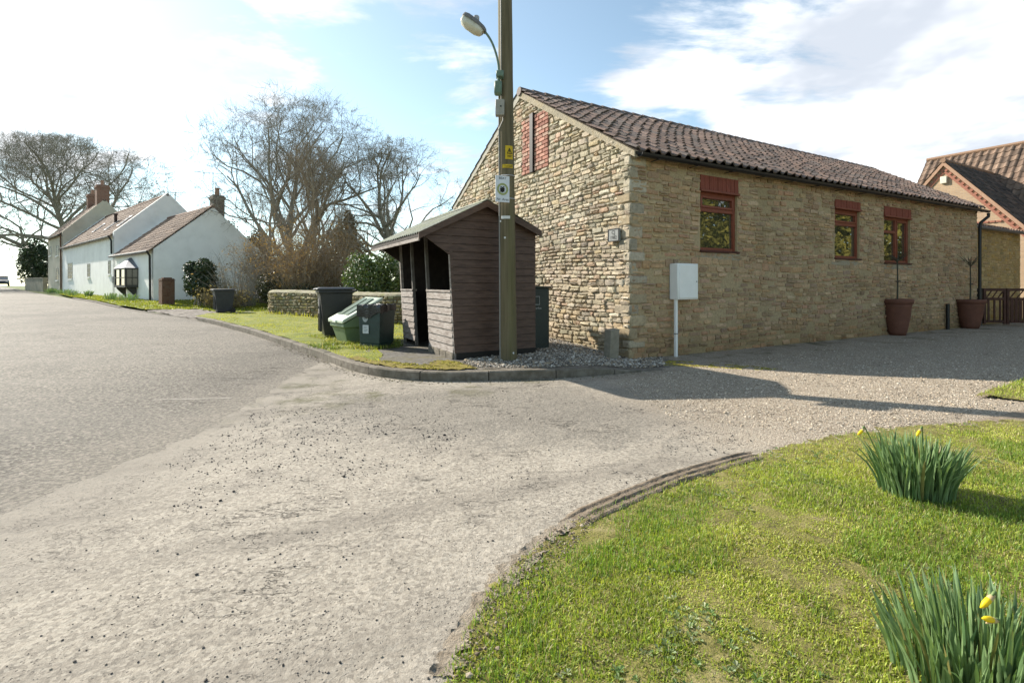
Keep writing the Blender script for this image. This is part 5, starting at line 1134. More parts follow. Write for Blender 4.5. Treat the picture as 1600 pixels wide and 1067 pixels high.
for i in range(12): mb.obox(QP(-.03-.015*(i % 2), -.70-.1*i, 3.85), W*-.095, UP*.075, U*.05)
mb.build('dentil_course', mat('red_dentil_brick', [(.27, .11, .075), (.36, .17, .12)], 30, .9), bh)
mb = MB()
for sg_ in (-1, 1): mb.prism([QP(-.12, sg_*(HWd+.25), ge_-.42), QP(-.12, 0, AZ-.10), QP(-.12, 0, AZ+.10), QP(-.12, sg_*(HWd+.25), ge_-.22)], U*.13)
mb.build('verge_board', mat('verge_board', [(.33, .2, .13), (.4, .25, .17)], 10, .8), bh)
p = at(1476.5, 281, 21.9); mb = MB(); q = QP(-.10, 0, p[2]); mb.obox(q-W*.12-UP*.16, W*.24, UP*.32, U*.1, .02); mb.build('alarm_box', mat('cream_alarm', (.62, .58, .48), 10, .5), bh)
# ============================================================ bare trees
def tubes(polys, sides, VV, LL, base, colr=None):
    """polys: list of (points Nx3, radii N) of equal N"""
    P = np.array([p for p, r in polys]); R = np.array([r for p, r in polys]); n, k = P.shape[:2]
    Tn = np.empty_like(P); Tn[:, 1:-1] = P[:, 2:]-P[:, :-2]; Tn[:, 0] = P[:, 1]-P[:, 0]; Tn[:, -1] = P[:, -1]-P[:, -2]
    Tn /= np.linalg.norm(Tn, axis=2, keepdims=True)+1e-9
    ref = np.tile([.31, .22, .1], (n, k, 1)); ref[np.abs(Tn[..., 2]) < .6] = [0, 0, 1.]
    A = np.cross(Tn, ref); A /= np.linalg.norm(A, axis=2, keepdims=True)+1e-9; B = np.cross(Tn, A)
    th = 2*math.pi*np.arange(sides)/sides
    V = P[:, :, None]+R[:, :, None, None]*(A[:, :, None]*np.cos(th)[:, None]+B[:, :, None]*np.sin(th)[:, None])
    V = V.reshape(-1, 3); i = np.arange(n)[:, None, None]*k*sides; j = np.arange(k-1)[None, :, None]*sides; s = np.arange(sides)[None, None]
    s2 = (s+1) % sides; q = np.stack([i+j+s, i+j+s2, i+j+sides+s2, i+j+sides+s], -1).reshape(-1, 4)+base
    VV.append(V); LL.append(q.ravel()); return base+len(V)
def grow_tree(base, H, spread, seed, limbs=7, trunk_r=.35, trunk_h=.28, lean=(0, 0), shape='dome', twig=.012, density=1.0, uptrop=.16, levels=5, trunks=1, kids=(6, 6, 6, 5), limb_l=(.7, 1.0), splay=0):
    r = random.Random(seed); out = [[] for _ in range(levels+1)]
    cen = np.array(base)+vec(lean[0]*H, lean[1]*H, H*.55)
    def env(p):                                  # >1 outside the crown
        q = (p-cen)/vec(spread, spread, H*.47); return float(np.dot(q, q))
    def branch(p, d, L, rad, lev):
        n = (9, 8, 7, 5, 4, 3)[min(lev, 5)]; pts = [p]; rs = [rad]; d = np.array(d); step = L/(n-1)
        for i in range(1, n):
            w = (.10, .20, .24, .28, .28, .25)[min(lev, 5)]
            d = d+vec(r.gauss(0, w), r.gauss(0, w), r.gauss(0, w)+uptrop*(.25 if lev == 0 else 1)*(.6 if lev < 2 else .7)); d /= np.linalg.norm(d)
            p = p+d*step; pts.append(p); rs.append(max(rad*(1-.72*i/(n-1)), twig*.35))
            if lev > 0 and (env(p) > (1.1 if lev > 1 else 1.0) or p[2] < base[2]+H*.16):
                mm = len(pts); rs = [q*(1-.9*(k_/(mm-1))**2) for k_, q in enumerate(rs)]
                while len(pts) < n: pts.append(pts[-1]+d*step*.05); rs.append(twig*.3)
                break
        out[lev].append((np.array(pts), np.array(rs)))
        if lev >= levels: return
        k = kids[min(lev, len(kids)-1)] if lev else limbs
        k = max(2, int(round(k*density*r.uniform(.75, 1.25)))) if lev else limbs
        for c in range(k):
            f = r.uniform((.25, .2, .4, .45, .4, .4)[lev], 1.0) if lev else trunk_h+(1-trunk_h)*(c+.5)/k
            x = f*(n-1); i = min(int(x), n-2); q = pts[i]+(pts[i+1]-pts[i])*(x-i); rr_ = rs[i]+(rs[i+1]-rs[i])*(x-i)
            t = pts[i+1]-pts[i]; t = t/(np.linalg.norm(t)+1e-9); a = r.uniform(0, 2*math.pi) if lev else c*2.4+r.uniform(-.5, .5)
            e = np.cross(t, vec(.3, .2, 1) if abs(t[2]) < .9 else vec(1, .1, 0)); e /= np.linalg.norm(e); g = np.cross(t, e)
            ang = math.radians(r.uniform(32, 62) if lev else r.uniform(40, 62)-18*f+splay)
            nd = t*math.cos(ang)+(e*math.cos(a)+g*math.sin(a))*math.sin(ang)
            if env(q) > 1.0 and lev > 0: continue
            cl = L*r.uniform(.45, .72)*(1-.25*f) if lev else L*r.uniform(*limb_l)*(1-.2*f)
            branch(q, nd, max(cl, .25), max(rr_*r.uniform(.45, .7), twig*.5), lev+1)
        if lev == 0:
            for c in range(2): branch(pts[-1], d+vec(r.gauss(0, .4), r.gauss(0, .4), .4), L*.6, rs[-1]*.9, 1)
    for k in range(trunks):
        o = vec(r.uniform(-.5, .5), r.uniform(-.3, .3), 0)*(trunks > 1)
        d = vec(lean[0]+(o[0]*.5), lean[1]+o[1]*.3, 1); branch(np.array(base)+o-UP*.3, d/np.linalg.norm(d), H*(.62 if trunks == 1 else .6), trunk_r*(1 if trunks == 1 else .7), 0)
    VV, LL = [], []; b = 0; sides = (9, 7, 5, 4, 3, 3)
    for lev, ps in enumerate(out):
        if ps: b = tubes(ps, sides[lev], VV, LL, b)
    tr = (np.concatenate(VV[:1]), LL[0]) if VV else None
    nb = len(VV[0]); V2 = np.concatenate(VV[1:]); L2 = np.concatenate(LL[1:])-nb
    return tr, (V2, L2), out
def q_obj(nm, V, L, material, parent, smooth=None, col=None): return arr_obj(nm, V, L, np.arange(len(L)//4)*4, material, parent, col, smooth)
M_BARK = mat('grey_brown_bark', [(.19, .172, .14), (.28, .255, .21), (.36, .335, .28)], 3, .95, .4, 20)
M_BARKL = mat('pale_twig_bark', [(.16, .125, .085), (.24, .19, .135)], 2, .9)
M_BARKO = mat('brown_twig_bark', [(.29, .225, .16), (.42, .335, .245)], 2, .9)
def tree(nm, label, base, material, group=None, **kw):
    t = thing(nm, label, 'tree', base, group); tr, cr, out = grow_tree(base, **kw)
    q_obj('trunk', tr[0], tr[1], material, t, True); q_obj('crown', cr[0], cr[1], material, t); return t, out
def bz_(x, y): return float(gz(x, y))
b = (-53.2, 60.5, 0); b = (b[0], b[1], bz_(b[0], b[1]))
tree('bare_tree', 'broad domed leafless tree rising behind the cream house at the far left', b, M_BARK, H=17.6, spread=14.5, seed=5, limbs=16, trunk_r=.6, trunk_h=.2, twig=.024, kids=(8, 7, 7, 6), uptrop=.05, levels=5, limb_l=(1.0, 1.4), splay=14)
b = at(462, 452, 29); b = (b[0], b[1], bz_(b[0], b[1]))
tree('bare_tree', 'tallest leafless tree with a wide crown, between the cottage gable and the shelter', b, M_BARK, H=11.9, spread=6.3, seed=12, limbs=14, trunk_r=.30, trunk_h=.2, twig=.0115, kids=(7, 6, 6, 5), uptrop=.10, limb_l=(.8, 1.1), lean=(0, 0))
b = at(400, 452, 31); b = (b[0]+.8, b[1], bz_(b[0], b[1]))
tree('bare_tree', 'slimmer leafless tree leaning left of the tallest tree', b, M_BARK, H=9.8, spread=3.3, seed=25, limbs=9, trunk_r=.2, trunk_h=.35, twig=.011, kids=(7, 6, 6, 5), uptrop=.12, lean=(-.07, 0))
b = at(628, 440, 31); b = (b[0], b[1], bz_(b[0], b[1]))
tree('bare_tree', 'gnarled leafless tree rising directly behind the shelter roof', b, M_BARK, H=9.9, spread=4.7, seed=33, limbs=13, trunk_r=.36, trunk_h=.3, twig=.013, kids=(7, 7, 6, 5), uptrop=.05, limb_l=(.85, 1.2), splay=6)
b = at(485, 452, 26.5); b = (b[0], b[1], bz_(b[0], b[1]))
tree('upright_tree', 'narrow brownish tree of fine upright shoots in front of the tallest tree', b, M_BARKO, H=8.4, spread=2.1, seed=44, limbs=22, trunk_r=.2, trunk_h=.1, twig=.011, kids=(6, 6, 5, 4), uptrop=.34)
# ------------------------------------------------ leafy masses
def leaf_cards(cen, rad, n, size, seed, flat=.5, shell=.55, cols=((.03, .06, .02), (.06, .10, .03)), lump=.35, zmin=None):
    r = np.random.default_rng(seed); d = r.normal(size=(n, 3)); d /= np.linalg.norm(d, axis=1, keepdims=True)
    lob = r.normal(size=(14, 3)); lob /= np.linalg.norm(lob, axis=1, keepdims=True); k = np.max(np.clip((d@lob.T-.72)/.28, 0, 1), axis=1)
    rr_ = (shell+(1-shell)*r.random(n)**.6)*(1-lump+lump*k*1.3+r.normal(0, .03, n))
    P = np.array(cen)+d*rr_[:, None]*np.array(rad)
    if zmin is not None: P[:, 2] = np.maximum(P[:, 2], zmin)
    nn = d+r.normal(0, .8, (n, 3)); nn /= np.linalg.norm(nn, axis=1, keepdims=True)
    t = np.cross(nn, r.normal(size=(n, 3))); t /= np.linalg.norm(t, axis=1, keepdims=True); b = np.cross(nn, t)
    s = size*r.uniform(.6, 1.3, n)[:, None]
    V = np.stack([P-t*s, P+b*s*flat-nn*s*.15, P+t*s, P-b*s*flat-nn*s*.15], 1).reshape(-1, 3)
    c0, c1 = (np.array(q) for q in cols); f = r.random(n)[:, None]; C = np.repeat(c0+(c1-c0)*f, 4, 0)
    return V, np.arange(4*n), C
M_LEAF = mat('evergreen_leaf', [(.8, .8, .8), (1.2, 1.2, 1.1)], 2, .45, 0, attr='Col', spec=.5, trans=.15)
M_DRY = mat('dry_leaf', [(.8, .8, .8), (1.2, 1.15, 1.1)], 2, .8, 0, attr='Col', spec=.2, trans=.25)
def bush(nm, label, cat, blobs, n, size, cols, seed, material=None, group=None, stems=True, **kw):
    b0 = blobs[0][0]; gzz = bz_(b0[0], b0[1]); t = thing(nm, label, cat, (b0[0], b0[1], gzz), group); Vs, Ls, Cs = [], [], []; nv = 0
    tot = sum(np.prod(q[1])**(2/3) for q in blobs)
    for i, (c, rad) in enumerate(blobs):
        V, L, C = leaf_cards(c, rad, int(n*np.prod(rad)**(2/3)/tot), size, seed+i, cols=cols, zmin=gzz, **kw); Vs.append(V); Ls.append(L+nv); Cs.append(C); nv += len(V)
    q_obj('foliage', np.concatenate(Vs), np.concatenate(Ls), material or M_LEAF, t, None, np.concatenate(Cs))
    if stems:
        r = random.Random(seed); ps = []
        for i in range(16):
            c, rad = blobs[r.randrange(len(blobs))]; e = np.array(c)+vec(r.uniform(-.6, .6)*rad[0], r.uniform(-.6, .6)*rad[1], r.uniform(-.2, .6)*rad[2]); s = vec(b0[0]+r.uniform(-.3, .3), b0[1]+r.uniform(-.3, .3), gzz-.05); m_ = (s+e)/2+vec(r.uniform(-.2, .2), 0, .1)
            ps.append((np.array([s, m_, e]), np.array([.035, .025, .008])))
        VV, LL = [], []; tubes(ps, 5, VV, LL, 0); q_obj('stems', VV[0], LL[0], M_BARK, t)
    return t
def XY(px, Y): return (px-HX)/F*Y
bush('laurel_bush', 'glossy green rounded laurel bush behind the garden wall beside the shelter', 'bush', [((XY(574, 16.8), 16.8, 1.45), (.80, .8, 1.0)), ((XY(618, 17.4), 17.4, 1.65), (.75, .8, 1.15)), ((XY(596, 17.2), 17.2, .8), (1.1, .8, .8))], 10000, .062, ((.035, .065, .02), (.12, .17, .05)), 3)
bush('evergreen_bush', 'dark rounded evergreen bush against the white cottage gable', 'bush', [((XY(316, 22.5), 22.5, 1.25), (.75, .75, .85)), ((XY(322, 22.2), 22.2, 2.05), (.4, .4, .45)), ((XY(300, 22.4), 22.4, 1.9), (.35, .4, .4))], 7000, .06, ((.016, .03, .012), (.05, .075, .025)), 13)
bush('evergreen_tree', 'dark evergreen tree overhanging the roadside wall beyond the cream house', 'bush', [((XY(60, 52), 52, 4.2), (1.5, 1.5, 1.9)), ((XY(47, 54), 54, 3.2), (1.2, 1.2, 1.9)), ((XY(66, 52), 52, 2.4), (1.0, 1, 1.2))], 5500, .14, ((.02, .035, .014), (.05, .075, .025)), 23)
bush('beech_bush', 'pointed fawn-brown beech bush behind the garden wall left of the laurel', 'tree', [((XY(540, 30), 30, 2.8), (1.5, 1.5, 2.3)), ((XY(541, 30), 30, 4.2), (.85, .85, 1.4)), ((XY(545, 30), 30, 5.05), (.4, .4, .75))], 9000, .085, ((.20, .145, .08), (.36, .27, .155)), 33, M_DRY, lump=.25)
bush('conifer_tree', 'low dark conifer behind the right end of the white cottage roof', 'tree', [((XY(398, 34), 34, 2.6), (1.3, 1.3, 2.1)), ((XY(400, 34), 34, 3.9), (.8, .8, 1.1))], 6000, .09, ((.02, .026, .012), (.06, .06, .028)), 35, lump=.25)
bush('conifer_tree', 'small dark conifer just behind the white gable chimney', 'tree', [((XY(358, 33), 33, 3.6), (.7, .7, 2.4))], 2500, .09, ((.022, .026, .013), (.06, .06, .03)), 37, lump=.3)
# bare shrubs: fans of stems with a haze of dead leaves
def shrub(label, px, Y, w, h, n, seed, material, leaf=0, lcol=((.20, .13, .065), (.36, .25, .14)), arch=.5, r0=.009):
    x = XY(px, Y); z = bz_(x, Y); t = thing('bare_shrub', label, 'shrub', (x, Y, z), 'bare shrubs behind the verge'); r = random.Random(seed); ps = []; tw = []; rg = np.random.default_rng(seed); LP = []
    for i in range(n):
        a = r.uniform(0, 2*math.pi); q = r.random()**.5; s = vec(x+math.cos(a)*q*w*.35, Y+math.sin(a)*q*w*.3, z-.03); hh = h*r.uniform(.5, 1.08)*(1-.35*q*q); o = vec(math.cos(a), math.sin(a), 0)*w*q*r.uniform(.3, .75)
        pts = [s]; 
        for k in range(1, 6): f = k/5; pts.append(s+o*(f**1.5)*(1+arch*.3)+UP*hh*(f-(arch*.22*f*f*q))+vec(r.gauss(0, .04), r.gauss(0, .04), 0)*h*.35)
        ps.append((np.array(pts), np.linspace(r0*r.uniform(.7, 1.5), .002, 6)))
        for k in range(7):
            j = r.randrange(1, 5); p = pts[j]+(pts[j+1]-pts[j])*r.random(); d = vec(r.gauss(0, 1), r.gauss(0, 1), r.uniform(.1, 1.4)); d /= np.linalg.norm(d); l = h*r.uniform(.07, .2); m_ = p+d*l*.5+vec(r.gauss(0, .02), 0, .01)
            tw.append((np.array([p, m_, p+d*l+UP*l*.1]), np.array([.0045, .0035, .0018]))); LP.append(p+d*l*r.random())
    VV, LL = [], []; b = tubes(ps, 4, VV, LL, 0); tubes(tw, 3, VV, LL, b); q_obj('stems', np.concatenate(VV), np.concatenate(LL), material, t)
    if leaf:
        P = np.array(LP); P = np.repeat(P, max(1, int(leaf*1.0/len(P))+1), 0)[:leaf]+rg.normal(0, .08, (leaf, 3)) if len(P) else P
        V, L, C = leaf_cards((0, 0, 0), (1, 1, 1), len(P), .045, seed, cols=lcol); V = V.reshape(-1, 4, 3); V = V-V.mean(1, keepdims=True)+P[:, None]; q_obj('dead_leaves', V.reshape(-1, 3), L, M_DRY, t, None, C)
    return t
shrub('open twiggy leafless shrub with dark arching stems against the white gable', 372, 22.5, 1.9, 2.9, 90, 101, M_BARK, 300, arch=.9, r0=.016)
shrub('low tangled straw-brown shrub at the foot of the white gable', 350, 21.5, 1.3, 1.2, 120, 102, M_BARKL, 1800, ((.2, .16, .07), (.32, .26, .14)))
shrub('tall reddish-brown thicket left of the multi-stemmed tree', 428, 25, 2.2, 4.7, 300, 103, M_BARKO, 7000, r0=.011)
shrub('brown twiggy thicket behind the rounded end of the garden wall', 470, 23, 2.1, 4.4, 300, 104, M_BARKO, 7000, r0=.011)
shrub('dense fawn thicket behind the black wheelie bin', 520, 24, 2.3, 4.5, 320, 105, M_BARKO, 8000, ((.15, .095, .05), (.30, .2, .115)), r0=.011)
bush('ivy_mound', 'dark ivy mound at the foot of the brown thicket behind the wall', 'bush', [((XY(430, 22.6), 22.6, .95), (1.0, .8, .95)), ((XY(478, 22.2), 22.2, .7), (1.2, .7, .65)), ((XY(535, 21), 21, .7), (1.0, .7, .7)), ((XY(452, 25.5), 25.5, 1.7), (1.0, .8, 1.4))], 8500, .06, ((.022, .028, .012), (.07, .075, .025)), 53, stems=False)
# the plants up by the cottage
def clump_mesh(L, n, h, w, seed, wid=.014, lean=.36, segs=5):
    r = np.random.default_rng(seed); VV, CC = [], []
    for i in range(n):
        a = r.uniform(0, 2*math.pi); q = r.random()**.55; s = vec(L[0]+math.cos(a)*q*w*.42, L[1]+math.sin(a)*q*w*.34, L[2]-.01)
        hh = h*r.uniform(.72, 1.03)*(1-.16*q*q); ln = q*lean*r.uniform(.4, 1.1)*h; a2 = a+r.normal(0, .5); d = vec(math.cos(a2), math.sin(a2), 0); fa = r.uniform(0, math.pi); sd_ = vec(math.cos(fa), math.sin(fa), 0); ww = wid*r.uniform(.7, 1.25); nv_ = vec(-sd_[1], sd_[0], 0)
        bend_ = r.uniform(.0, .4) if r.random() < .68 else r.uniform(.7, 2.2)
        rows = []
        for k in range(segs+1):
            f = k/segs; c = s+d*ln*(f**1.6)+UP*hh*(f-bend_*.35*max(0, f-.55)**1.3); wv = ww*(1.0-.25*f)*(1 if f < .8 else (1-f)/.2+.03)
            rows += [c-sd_*wv*.5, c+nv_*wv*.16, c+sd_*wv*.5]
        VV.append(np.array(rows)); b = r.random(); cc = np.array([.085, .155, .06])*(1-b)+np.array([.22, .31, .145])*b
        if r.random() < .03: cc = np.array([.22, .2, .07])
        C = np.tile(cc, (len(rows), 1)); 
        if r.random() < .12: C[-3:] = np.array([.2, .19, .06])
        CC.append(C)
    k = 3; F_ = np.array([(i*3+j, i*3+j+1, (i+1)*3+j+1, (i+1)*3+j) for i in range(segs) for j in range(2)]).ravel(); m_ = 3*(segs+1)
    Lp = (np.arange(n)[:, None]*m_+F_[None]).ravel(); return np.concatenate(VV), Lp, np.concatenate(CC)
M_DAF = mat('daffodil_leaf', [(.85, .85, .85), (1.15, 1.15, 1.15)], 30, .38, 0, attr='Col', spec=.6, trans=.22)
M_BUD = mat('yellow_petal', [(.62, .46, .01), (.78, .60, .02)], 30, .5, 0, trans=.2)
M_STEM = mat('flower_stem', [(.10, .16, .05), (.16, .22, .07)], 30, .5)
M_SHEATH = mat('papery_sheath', [(.35, .25, .12), (.5, .38, .2)], 30, .8)
def bud(t, s, e, d, ln=.044, op=.0085):
    mb = MB(); m_ = (np.array(s)+np.array(e))/2+vec(.004, 0, .012); mb.tube(crom([s, m_, e, np.array(e)+d*.022+UP*.006], 5), .0038, 6); f = mb.build('flower', M_STEM, t, True)
    b0 = np.array(e)+d*.020+UP*.004; mb = MB(); mb.tube([b0, b0+d*ln*.3, b0+d*ln*.65, b0+d*ln], [.006, op, op*.9, op*.25], 10); mb.build('bud', M_BUD, f, True)
    mb = MB(); mb.tube([b0-d*.012, b0+d*.004, b0+d*.03-UP*.012], [.005, .0085, .002], 7); mb.build('sheath', M_SHEATH, f, True)
DG = 'daffodil clumps in the grass'
def daff(L, n, h, w, seed, label, buds, wid=.014):
    t = thing('daffodil_clump', label, 'daffodils', L, DG); V, Lp, C = clump_mesh(L, n, h, w, seed, wid); q_obj('leaves', V, Lp, M_DAF, t, True, C)
    for e, d in buds: d = np.array(d, float); d /= np.linalg.norm(d); bud(t, (L[0]+(e[0]-L[0])*.45, L[1]+(e[1]-L[1])*.4, L[2]), e, d)
    return t
Y1 = 2.80; L1 = (XY(1432, Y1), Y1, float(lawnz(XY(1432, Y1), Y1)))
daff(L1, 400, .385, .42, 8, 'full daffodil clump with two yellow buds near the drive edge of the lawn', [(at(1352, 669, 2.75), (-.85, -.2, -.62)), (at(1441, 669, 2.68), (-.8, -.3, -.7))])
Y2 = 1.50; L2 = (XY(1532, Y2), Y2-.02, float(lawnz(XY(1535, Y2), Y2)))
daff(L2, 560, .262, .60, 18, 'nearest daffodil clump with greyish leaves at the lower right corner of the lawn', [(at(1556, 928, 1.42), (-.8, -.1, -.62)), (at(1562, 972, 1.36), (-.92, -.2, .25))], .0105)
for i, (px, py, w_, lb_) in enumerate(((104, 463.5, .9, 'yellow-flowered daffodil clump at the foot of the brown drainpipe by the cottage'), (112, 464.5, .8, 'small daffodil clump just right of the drainpipe clump under the cottage wall'), (125, 466, 1.1, 'round green daffodil clump under the multi-pane cottage window'), (152, 468, 1.0, 'loose daffodil clump under the narrow middle cottage window'), (168, 470.5, .5, 'tiny daffodil tuft on the cottage grass left of the oriel'), (218, 469.5, .7, 'thin daffodil clump below the oriel window bracket'), (232, 470, 1.2, 'wide low green clump at the foot of the black cottage drainpipe'))):
    k = (px-HX)/F; Y = None; tt = ht(px); p = HPt(tt, -.9-.3*(i % 2), 0); z = bz_(p[0], p[1])+.05; daff((p[0], p[1], z), 70, .42, w_, 60+i, lb_, [], .03)
# ============================================================ trees across the lane, mirrored in the barn windows
HGR = 'conifers across the lane'
# ============================================================ grass, stones
def blades(nm, pts, zf, n_, hl, wd, cols, seed, parent=None, straw=.08, lean=.8, upr=None, hvar=None):
    r = np.random.default_rng(seed); n = len(pts); x, y = pts[:, 0], pts[:, 1]; z = zf(x, y)-.004
    h = hl*r.uniform(.45, 1.25, n); w = wd*r.uniform(.6, 1.4, n)
    if hvar is not None: h = h*hvar; 
    a = r.uniform(0, 2*math.pi, n); l = np.abs(r.normal(0, lean, n)); dx, dy = np.cos(a), np.sin(a); b = a+math.pi/2+r.normal(0, .5, n); sx, sy = np.cos(b)*w/2, np.sin(b)*w/2
    P0 = np.stack([x, y, z], 1); ax = np.stack([dx*l, dy*l, np.ones(n)], 1); ax /= np.linalg.norm(ax, axis=1, keepdims=True)
    M_ = P0+ax*(h*.55)[:, None]; ax2 = ax+np.stack([dx*l*.7, dy*l*.7, -l*.25], 1); ax2 /= np.linalg.norm(ax2, axis=1, keepdims=True); T_ = M_+ax2*(h*.5)[:, None]; S = np.stack([sx, sy, np.zeros(n)], 1)
    V = np.stack([P0-S, P0+S, M_+S*.8, M_-S*.8, T_], 1).reshape(-1, 3); i = np.arange(n)[:, None]*5
    L = np.concatenate([i+np.array([0, 1, 2, 3]), i+np.array([3, 2, 4])], 1).ravel(); st = (np.arange(n)[:, None]*7+np.array([0, 4])).ravel()
    cols = np.array(cols); pk = vnoise(x*2.2+7, y*2.2)*1.0+r.normal(0, .22, n); f = np.clip(pk, 0, .999)*(len(cols)-1); k = f.astype(int); fr = (f-k)[:, None]; c = cols[k]*(1-fr)+cols[np.minimum(k+1, len(cols)-1)]*fr
    sm = r.random(n) < straw; c[sm] = np.array([.42, .36, .2])*r.uniform(.6, 1.1, (sm.sum(), 1)); c = c*r.uniform(.6, 1.4, (n, 1)); C = np.repeat(c, 5, 0)
    o = arr_obj(nm, V, L, st, M_GRASS, parent, C, None); o['kind'] = 'stuff'; return o
def scatter(poly, n, seed, dens=None):
    r = np.random.default_rng(seed); xs = [p[0] for p in poly]; ys = [p[1] for p in poly]; out = []; tot = 0
    for _ in range(60):
        x = r.uniform(min(xs), max(xs), n); y = r.uniform(min(ys), max(ys), n); k = inside(poly, x, y)
        if dens is not None: k &= r.random(n) < dens(x, y)
        out.append(np.stack([x[k], y[k]], 1)); tot += k.sum()
        if tot >= n: break
    return np.concatenate(out)[:n]
M_GRASS = mat('grass_blade', [(.85, .85, .85), (1.15, 1.15, 1.1)], 4, .5, 0, attr='Col', spec=.35, trans=.35)
VIS = [(-.24, .7), (-.22, 1.2)]+LAWN[3:-3]+[(5.6, 4.45), (5.0, 4.0), (2.9, 2.3), (1.75, .9), (1.2, .5)]
GC = [(.20, .27, .045), (.26, .33, .05), (.37, .41, .075), (.29, .36, .055), (.43, .42, .12)]
dn = lambda x, y: np.clip((2.0/np.maximum(1.2, y))**1.3, .15, 1)*np.clip(.24+.76*sstep(.0, .5, edge_d(x, y)+.35*(fnoise(x*3, y*3)-.5)), 0, 1)*np.clip(.75+2.2*(fnoise(x*1.6+3, y*1.6)-.42)+2.0*(fnoise(x*9, y*9+7)-.45), .55, 1)
p = scatter(VIS, 300000, 2, dn); hv = .55+1.1*sstep(.4, .75, fnoise(p[:, 0]*1.1+9, p[:, 1]*1.1))+.5*sstep(3.0, 3.6, p[:, 1]*.0+p[:, 0]+0*p[:, 1])
blades('grass', p, lawnz, 0, .019, .0042, GC, 3, lean=1.15, hvar=hv, straw=.2)
p = scatter(VIS, 26000, 12, lambda x, y: dn(x, y)*sstep(.52, .62, fnoise(x*1.7+20, y*1.7+4))); blades('grass', p, lawnz, 0, .038, .0036, [(.11, .19, .035), (.15, .24, .04), (.2, .28, .045)], 13, lean=.55, straw=.04)
p = scatter(LAWN, 90000, 19); p = p[~inside(VIS, p[:, 0], p[:, 1])]; blades('grass', p, lawnz, 0, .03, .006, GC, 20, lean=1.0)
p = scatter(LAWN2, 26000, 4); blades('grass', p, lambda x, y: gz(x, y)+.03, 0, .045, .006, GC, 5)
VC = [(.26, .28, .03), (.36, .37, .035), (.44, .40, .06), (.31, .35, .035)]
p = scatter(VERGE, 70000, 6, lambda x, y: np.clip((9/np.maximum(y, 8))**1.2, .2, 1)); hv = .6+1.2*sstep(.55, .75, fnoise(p[:, 0]*.9, p[:, 1]*.9)); blades('grass', p, lambda x, y: plat(x, y)+.008, 0, .034, .009, VC, 7, hvar=hv)
def ring_pts(c, rx, ry, n, seed):
    r = np.random.default_rng(seed); a = r.uniform(0, 2*math.pi, n); q = 1+r.normal(0, .14, n); return np.stack([c[0]+np.cos(a)*rx*q, c[1]+np.sin(a)*ry*q], 1)
tf = np.concatenate([ring_pts(gl, .5, .5, 1500, 1), ring_pts(ll, .38, .36, 1300, 2), ring_pts((bx[0], bx[1]), .42, .45, 900, 3), ring_pts((-2.35, 9.3), .2, .5, 700, 4), ring_pts((-3.0, 9.0), .55, .35, 1200, 8)])
blades('grass', tf, lambda x, y: plat(x, y)+.008, 0, .07, .008, [(.10, .15, .03), (.16, .2, .04), (.3, .29, .08)], 8, lean=.9)
wb = np.array(resample(wp_, .02, False)); wb = wb+np.random.default_rng(3).normal(0, .09, wb.shape)+np.array([-.08, -.14]); blades('grass', wb, lambda x, y: plat(x, y), 0, .16, .014, VC, 9, lean=.5)
p = scatter(FAR, 30000, 16); blades('grass', p, lambda x, y: gz(x, y)+.025, 0, .06, .03, [(.16, .19, .02), (.24, .26, .03), (.2, .23, .03)], 17)
# flat-leaved weeds in the turf
r = np.random.default_rng(21); wpz = scatter(VIS, 900, 22, lambda x, y: dn(x, y)*sstep(.5, .62, fnoise(x*2.3+40, y*2.3+11))); Vs = []; Cs = []
for x, y in wpz:
    z = float(lawnz(x, y))+.006; m_ = r.integers(4, 8); a0 = r.uniform(0, 6); c = np.array([(.12, .19, .06), (.18, .24, .10), (.24, .27, .15)][r.integers(0, 3)])*r.uniform(.8, 1.3)
    for k in range(m_):
        a = a0+k*2*math.pi/m_+r.normal(0, .2); l = r.uniform(.008, .02); d = vec(math.cos(a), math.sin(a), 0); s = vec(-d[1], d[0], 0)*l*.33; o = vec(x, y, z); zz_ = UP*l*r.uniform(.1, .7); Vs.append([o, o+d*l*.6+s+zz_, o+d*l+zz_*.9, o+d*l*.6-s+zz_]); Cs += [c]*4
wv = np.array(Vs).reshape(-1, 3); o = q_obj('weeds', wv, np.arange(len(wv)), M_GRASS, None, None, np.array(Cs)); o['kind'] = 'stuff'
